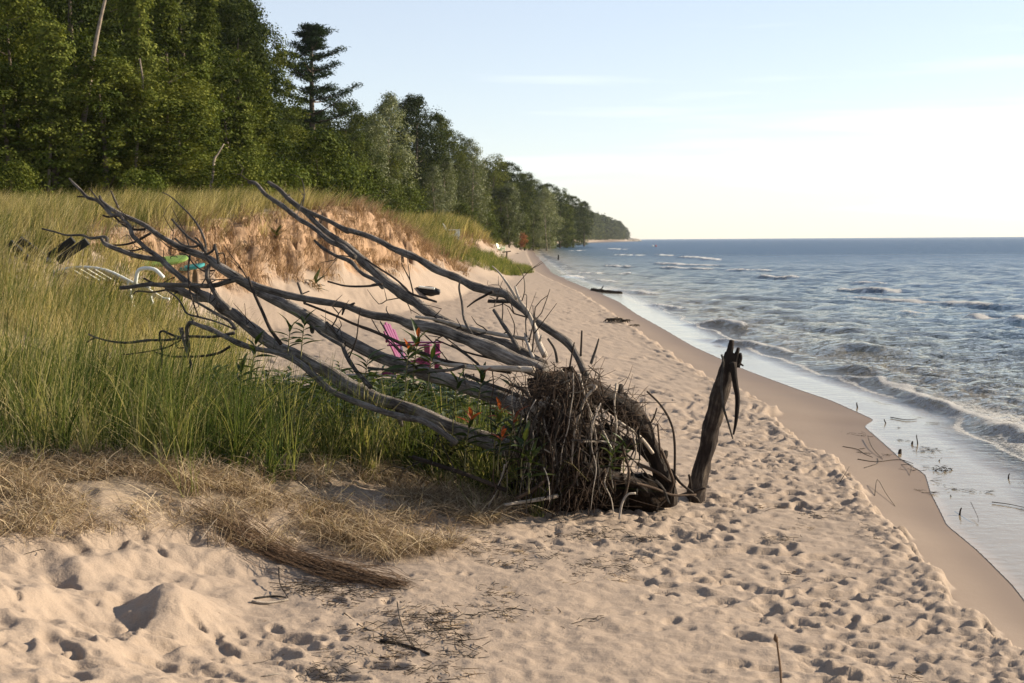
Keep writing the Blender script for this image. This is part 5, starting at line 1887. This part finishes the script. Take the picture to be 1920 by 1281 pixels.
def leafy(px, py_top, d, hgt, label, nl=14, red=0, s=1.0, lean=0.12, name='leafy_plant'):
    top = at(px, py_top, d)
    b = np.array((top[0] - lean * hgt, d, top[2] - hgt))
    root = empty(name, tuple(b), label, 'plant', 'leafy plants growing under the fallen tree')
    m = MB()
    st = [np.array((lean * hgt * u * u, 0.03 * math.sin(3 * u), hgt * u)) for u in (0, .35, .7, 1.0)]
    m.tube(st, [0.005, 0.0042, 0.003, 0.0015], 5, 0, 3)
    m.build('stem', M['stem'], root)
    for k in range(nl):
        u = 0.35 + 0.65 * (k + .5) / nl
        isred = k >= nl - red
        o = obj('leaf', LEAF_RED if isred else LEAF, None, root)
        o.location = (lean * hgt * u * u, 0.03 * math.sin(3 * u), hgt * u)
        up = 0.25 + 0.9 * max(0, u - 0.6) / 0.4
        o.rotation_euler = Euler((random.gauss(0, .3), -up + random.gauss(0, .15), k * 2.4 + random.gauss(0, .3)), 'XYZ')
        q = s * random.uniform(.75, 1.2)
        o.scale = (q, q, q)


LP = [(572, 600, 9.6, 0.28, 'leafy sprig standing against the pale sand left of the thick limb', 14, 0), (545, 612, 9.6, 0.2, 'small leafy sprig beside the thin upright dead twig', 10, 0), (785, 632, 8.9, 0.30, 'leafy plant with upright leaves in front of the magenta chair', 16, 1),
      (768, 655, 8.85, 0.26, 'leafy plant with yellow green leaves below the magenta chair', 14, 2), (810, 668, 8.8, 0.22, 'short leafy plant at the feet of the magenta chair', 12, 0), (480, 640, 9.4, 0.32, 'leafy sprig growing up through the lower left limbs', 12, 0),
      (455, 690, 9.2, 0.3, 'leafy plant in the grass under the lower left limb', 12, 0), (690, 672, 9.0, 0.26, 'leafy plant between the two thick limbs', 12, 0), (884, 780, 8.45, 0.36, 'red tipped plant leftmost of those before the roots', 16, 4), (938, 768, 8.45, 0.36, 'red tipped plant with tall bright tip before the roots', 16, 5),
      (966, 778, 8.42, 0.34, 'red tipped plant closest to the hanging roots', 14, 4), (942, 815, 8.3, 0.24, 'low plant with orange red shoot before the roots', 12, 4), (985, 825, 8.25, 0.22, 'broad leaved green plant at the edge of the roots', 12, 0), (1000, 850, 8.25, 0.24, 'drooping green plant in front of the roots', 12, 0),
      (1150, 850, 8.5, 0.16, 'small green plant under the arching trunk', 10, 0), (1175, 838, 8.6, 0.16, 'tiny bright green sprig by the pale root under the arch', 8, 0), (905, 705, 8.7, 0.3, 'leafy plant under the pale limb near the roots', 14, 1), (860, 715, 8.7, 0.34, 'leafy plant left of the roots under the limbs', 14, 0)]
for px, py, d, h, lab, nl, red in LP:
    leafy(px, py, d, h, lab, nl, red, 1.15)
for px, py, lab in ((520, 437, 'green sprig on the brink of the dune scarp'), (592, 530, 'wilted green sprig lying on the sand slope below the scarp')):
    g = ground(px, py + 10, 15)
    leafy(px, py, float(g[1]), 0.22, lab, 12, 0, 3.0, 0.2, 'leafy_sprig')


# dense dark herbs under the limbs
def herb_clump():
    V, Q, T = [], [], []
    off = 0
    lv = np.array([v.co[:] for v in LEAF.vertices])
    lq = np.array([p.vertices[:] for p in LEAF.polygons])
    for s in range(4):
        bx, by = RNG.normal(0, 0.05, 2)
        h = RNG.uniform(0.25, 0.5)
        lx, ly = RNG.normal(0, 0.12, 2)
        for k in range(13):
            u = 0.2 + 0.8 * k / 12
            e = Euler((RNG.normal(0, .3), -0.2 - 0.8 * max(0, u - .6), k * 2.4), 'XYZ').to_matrix()
            v = lv * RNG.uniform(0.8, 1.3) @ np.array(e).T + np.array((bx + lx * u, by + ly * u, h * u))
            V.append(v)
            Q.append(lq + off)
            T.append(np.full(len(v), RNG.uniform(0.1, 0.8)))
            off += len(v)
    return mesh_np('herb', np.concatenate(V), np.concatenate(Q), True, {'tint': np.concatenate(T)})


HERB = [(520, 800), (620, 800), (760, 830), (900, 880), (985, 925), (985, 860), (900, 800), (700, 760), (560, 740)]


def f_herb(X, Y):
    px, py = project(np.stack([X, Y, H(X, Y)], -1))
    return inpoly(px, py, [(380, 800), (520, 850), (700, 880), (860, 905), (985, 935), (1010, 905), (960, 850), (820, 800), (620, 760), (420, 745)]) * 0.9


Phb = place(1500, -3, 0.6, 7.8, 13, f_herb)
grass_obj('herb_undergrowth', Phb, [(herb_clump(), M['herb']) for _ in range(4)], 'dark leafy undergrowth below the fallen limbs', 0.7, 1.15, 3.14)

# ------------------------------------------------------------------ matted bundle of roots in the foreground
def root_bundle():
    a = ground(560, 1060)
    root = empty('matted_root_bundle', tuple(a), 'long brown bundle of fine matted roots trailing over the sand', 'roots')
    mid = [(385, 955), (420, 990), (480, 1025), (560, 1060), (640, 1082), (700, 1094), (755, 1105)]
    C = np.array([ground(*p) for p in mid])
    for part, (nstr, jit, r0, mat) in enumerate(((150, 0.034, 0.0013, 'root_brown'), (80, 0.045, 0.0012, 'root'), (170, 0.09, 0.0011, 'root_brown'))):
        m = MB()
        for i in range(nstr):
            s0 = random.uniform(0, .7)
            s1 = min(1.0, s0 + random.uniform(.22, .6))
            off = np.array((random.gauss(0, jit), random.gauss(0, jit), 0))
            hz = abs(random.gauss(0, 0.024)) if random.random() < .9 else random.uniform(.04, .10)
            wob_, wf_, wp_ = np.array((random.gauss(0, 1), random.gauss(0, 1), 0)), random.uniform(3, 12), random.uniform(0, 6)
            pts = []
            for k in range(6):
                u = s0 + (s1 - s0) * k / 5
                q = u * (len(C) - 1)
                j = min(int(q), len(C) - 2)
                p = C[j] * (1 - q + j) + C[j + 1] * (q - j)
                fan = 1.25 - 0.75 * u
                p = p + off * fan + np.array((random.gauss(0, .016), random.gauss(0, .016), 0)) + wob_ * math.sin(u * wf_ + wp_) * 0.035
                p[2] = float(H(p[0], p[1])) + 0.008 + hz * math.sin(math.pi * (0.15 + 0.8 * k / 5)) * fan + random.uniform(0, .008)
                pts.append(p)
            m.tube(pts, [r0] * 5 + [r0 * .4], 3, 0, 2)
        o = m.build('root_strands', M[mat], root, origin=a)
        o['kind'] = 'stuff'


root_bundle()

# ------------------------------------------------------------------ sticks and stalks
def stick(pts, w, label, mat='drift_dark', lifts=None, name='twig', cat='twig', group=None):
    """a twig lying on the ground along photograph points; lifts raises its points in metres"""
    G = []
    for i, p in enumerate(pts):
        q = ground(*p)
        if q[2] < 0:
            q = on_z(*p, 0.01)
        G.append(q)
    a = G[0].copy()
    r = w * 0.5 * float(a[1]) / FPX / 2
    L0 = float(np.linalg.norm(G[-1] - G[0]))
    G = [q + np.array((random.gauss(0, .02), random.gauss(0, .02), 0)) * L0 if 0 < i < len(G) - 1 else q for i, q in enumerate(G)]
    P = [q + np.array((0, 0, r * 0.6 + (lifts[i] if lifts else 0))) for i, q in enumerate(G)]
    m = MB()
    m.tube(P, np.linspace(r, r * .55, len(P)), 6, 0.12, 3)
    return tag(set_loc(m.build(name, M[mat], None, origin=a), a), label, cat, group)


def set_loc(o, a):
    o.location = tuple(a)
    return o


def upright(px, py0, py1, w, label, lean=0, mat='drift_dark', name='stalk', cat='stalk', head=False):
    a = ground(px, py0)
    if a[2] < 0:
        a = on_z(px, py0, -0.03)
    d = float(a[1])
    h = (py0 - py1) * d / FPX
    r = w * d / FPX / 2
    m = MB()
    m.tube([(0, 0, -0.04), (lean * h * .3, 0, h * .4), (lean * h * .8, .01, h * .8), (lean * h, 0, h)], [r, r, r * .8, r * .6], 5, 0.1, 3)
    if head:
        m.tube([(lean * h, 0, h * .9), (lean * h - r, 0, h * .96), (lean * h - 1.5 * r, 0, h * 1.05)], [r * .8, r * 2.0, r * .5], 6, .2, 3)
    return tag(set_loc(m.build(name, M[mat]), a), label, cat)


upright(1466, 1300, 1190, 5, 'single dry stalk with a seed head standing in the front sand', -0.09, 'root_brown', head=True)
ST = [([(715, 1205), (770, 1215), (805, 1230)], 19, 'thick dark stick lying in the front litter', 'drift_dark', None), ([(645, 1150), (680, 1180), (720, 1195), (755, 1210)], 4, 'long thin dark twig pointing to the thick front stick', 'drift_dark', None),
      ([(745, 1160), (752, 1185), (765, 1208), (785, 1222)], 5, 'thin twig rising from the thick front stick', 'drift', [0.07, 0.05, 0.02, 0]), ([(472, 1130), (505, 1133), (540, 1126)], 12, 'pale split stick lying below the matted roots', 'drift_pale', None),
      ([(478, 1124), (510, 1120), (535, 1122)], 10, 'brown stick lying against the pale split stick', 'drift', None), ([(523, 1085), (530, 1108), (540, 1122)], 6, 'short upright twig beside the pale chip', 'drift_dark', [.05, .03, 0]), ([(490, 1270), (520, 1265), (560, 1268)], 5, 'pale curved twig at the bottom front edge', 'drift_pale', None),
      ([(1000, 1150), (960, 1142), (930, 1145), (905, 1142)], 4, 'dark twig lying on smooth front sand', 'drift_dark', None), ([(750, 1095), (780, 1085), (820, 1090)], 3, 'pale straw twig at the end of the matted roots', 'drift_pale', None),
      ([(475, 1245), (490, 1243), (503, 1238)], 3, 'tiny bent twig on the smooth front dune', 'drift_dark', None), ([(85, 1047), (78, 1040), (45, 1042)], 4, 'small dark twig in the sand under the straw', 'drift_dark', [0.03, 0.02, 0]),
      ([(375, 1015), (395, 1000), (410, 985)], 6, 'pale broken twig at the edge of the straw', 'drift_pale', [0, .03, .04]),
      # wet sand and wash
      ([(1580, 838), (1600, 843), (1622, 852), (1636, 858)], 3, 'straight dark twig on the wet sand above the others', 'drift_dark', None), ([(1608, 862), (1640, 866), (1680, 862), (1712, 870)], 4, 'forked dark twig lying on the wet sand', 'drift_dark', None),
      ([(1627, 825), (1640, 845), (1655, 862)], 3, 'crossing twig over the wet sand reeds', 'drift', [.03, .02, 0]),
      ([(1640, 930), (1645, 912), (1660, 930), (1678, 950)], 3, 'bent dark twig like a hook at the berm edge', 'drift_dark', [0, .05, .02, 0]), ([(1620, 878), (1635, 868), (1645, 860)], 3, 'short pale twig near the forked twig', 'drift', None),
      ([(1860, 942), (1890, 946), (1925, 953)], 4, 'dark reed lying in the wash at the frame edge', 'drift_dark', None), ([(1820, 955), (1832, 975), (1834, 980)], 2.5, 'thin bent reed in the shallow wash', 'drift_dark', [.05, .02, 0]),
      ([(1670, 783), (1700, 788), (1720, 786)], 4, 'dark stick lying along the far wash edge', 'drift_dark', None), ([(1690, 872), (1710, 880), (1705, 892)], 2.5, 'small curled reed at the wet sand tip', 'drift', [0, .03, 0]),       ([(1575, 905), (1582, 898), (1592, 890)], 3, 'short slanting twig on the berm', 'drift_dark', [0, .03, .06]), ([(1385, 830), (1400, 836), (1412, 840)], 3, 'small twig on trodden sand by the leaning stub', 'drift_dark', None)]
for pts, w, lab, mat, lf in ST:
    stick(pts, w, lab, mat, lf)
for px, y0, y1, w, lab, ln in ((1798, 975, 952, 4, 'forked dark stub poking out of the shallow wash', .2), (1710, 840, 828, 5, 'small brown weed stub in the wash edge', .1), (1721, 840, 815, 2.5, 'thin reed upright in the wash beside the brown stub', -.1), (1890, 905, 888, 3, 'thin reed standing in the ripples', .15),
                               (1608, 770, 755, 3, 'short dark stalk at the wet sand edge', -.1), (1687, 858, 843, 8, 'dark knobby stub on the wet sand', .1), (1760, 872, 862, 3, 'tiny stalk in the wash by the weed', .2), (1662, 800, 786, 2.5, 'thin reed where wash meets wet sand', -.3), (1786, 940, 928, 2.5, 'small forked reed in the middle wash', -.3)):
    upright(px, y0, y1, w, lab, ln)


# litter of the drift line, far too many bits to count
def litter_proto(n, L, mat):
    m = MB()
    for _ in range(n):
        c = np.array((RNG.normal(0, .06), RNG.normal(0, .04), RNG.uniform(0.002, .012)))
        a = RNG.normal(0.0, 0.9)
        l_ = RNG.uniform(.3, 1) * L
        v = np.array((math.cos(a), math.sin(a), RNG.normal(0, .12))) * l_
        m.tube([c - v * .5, c + RNG.normal(0, .05 * l_, 3) * np.array((1, 1, .3)), c + v * .5], [.0010, .0016, .0008], 3, 0, 1, tint=RNG.random())
    return (m.mesh('litter'), M[mat])


def f_litter(X, Y):
    px, py = project(np.stack([X, Y, H(X, Y)], -1))
    n = fbm(X * 2.6, Y * 2.6, 3)
    a = inpoly(px, py, [(560, 1085), (760, 1080), (960, 1100), (960, 1160), (880, 1190), (890, 1250), (820, 1300), (620, 1300), (560, 1200), (500, 1120)])
    b = inpoly(px, py, [(850, 1000), (1000, 970), (1250, 980), (1150, 1120), (950, 1110)]) * 0.25
    c = (px > 900) * 0.03
    return np.clip((a * 0.8 + b + c) * (0.35 + 2.2 * n), 0, 1)


Pl = place(5200, -2.6, 2.2, 4.2, 9.5, f_litter)
grass_obj('beach_litter', Pl, [litter_proto(16, 0.07, 'weed'), litter_proto(12, 0.09, 'straw'), litter_proto(18, 0.05, 'root'), litter_proto(9, 0.06, 'char')], 'scattered bits of straw and dark plant litter on the sand', 0.7, 1.3, 3.14)


def f_wash(X, Y):
    px, py = project(np.stack([X, Y, H(X, Y)], -1))
    n = fbm(X * 2.6, Y * 2.6, 3)
    return inpoly(px, py, [(1590, 800), (1700, 800), (1800, 880), (1920, 960), (1920, 1040), (1800, 1010), (1700, 900), (1600, 890)]) * np.clip(0.10 + 0.5 * n, 0, 1)


Pw = place(2500, 2.0, 5.5, 7.5, 17, f_wash)
Pw[:, 2] = np.maximum(Pw[:, 2], 0.004)
grass_obj('wash_litter', Pw, [litter_proto(8, 0.10, 'weed'), litter_proto(6, 0.08, 'char')], 'dark plant scraps floating in the shallow wash', 0.6, 1.2, 3.14)

# ------------------------------------------------------------------ haze
def haze():
    me = bpy.data.meshes.new('haze')
    x0, x1, y0, y1, z0, z1 = -420, 900, -30, 2600, -4, 60
    v = [(x, y, z) for z in (z0, z1) for x, y in ((x0, y0), (x1, y0), (x1, y1), (x0, y1))]
    me.from_pydata(v, [], [(3, 2, 1, 0), (4, 5, 6, 7), (0, 1, 5, 4), (1, 2, 6, 5), (2, 3, 7, 6), (3, 0, 4, 7)])
    m, n, l, out = new_mat('haze_air')
    pv = n.new('ShaderNodeVolumePrincipled')
    pv.inputs['Color'].default_value = (0.86, 0.92, 1.0, 1)
    pv.inputs['Density'].default_value = 0.00007
    pv.inputs['Anisotropy'].default_value = 0.3
    l.new(pv.outputs[0], out.inputs['Volume'])
    o = obj('haze', me, m)
    tag(o, 'thin pale haze over the far shore', None, None, 'stuff')


USE_HAZE = True
if USE_HAZE:
    haze()
print('objects', len(scene.objects))
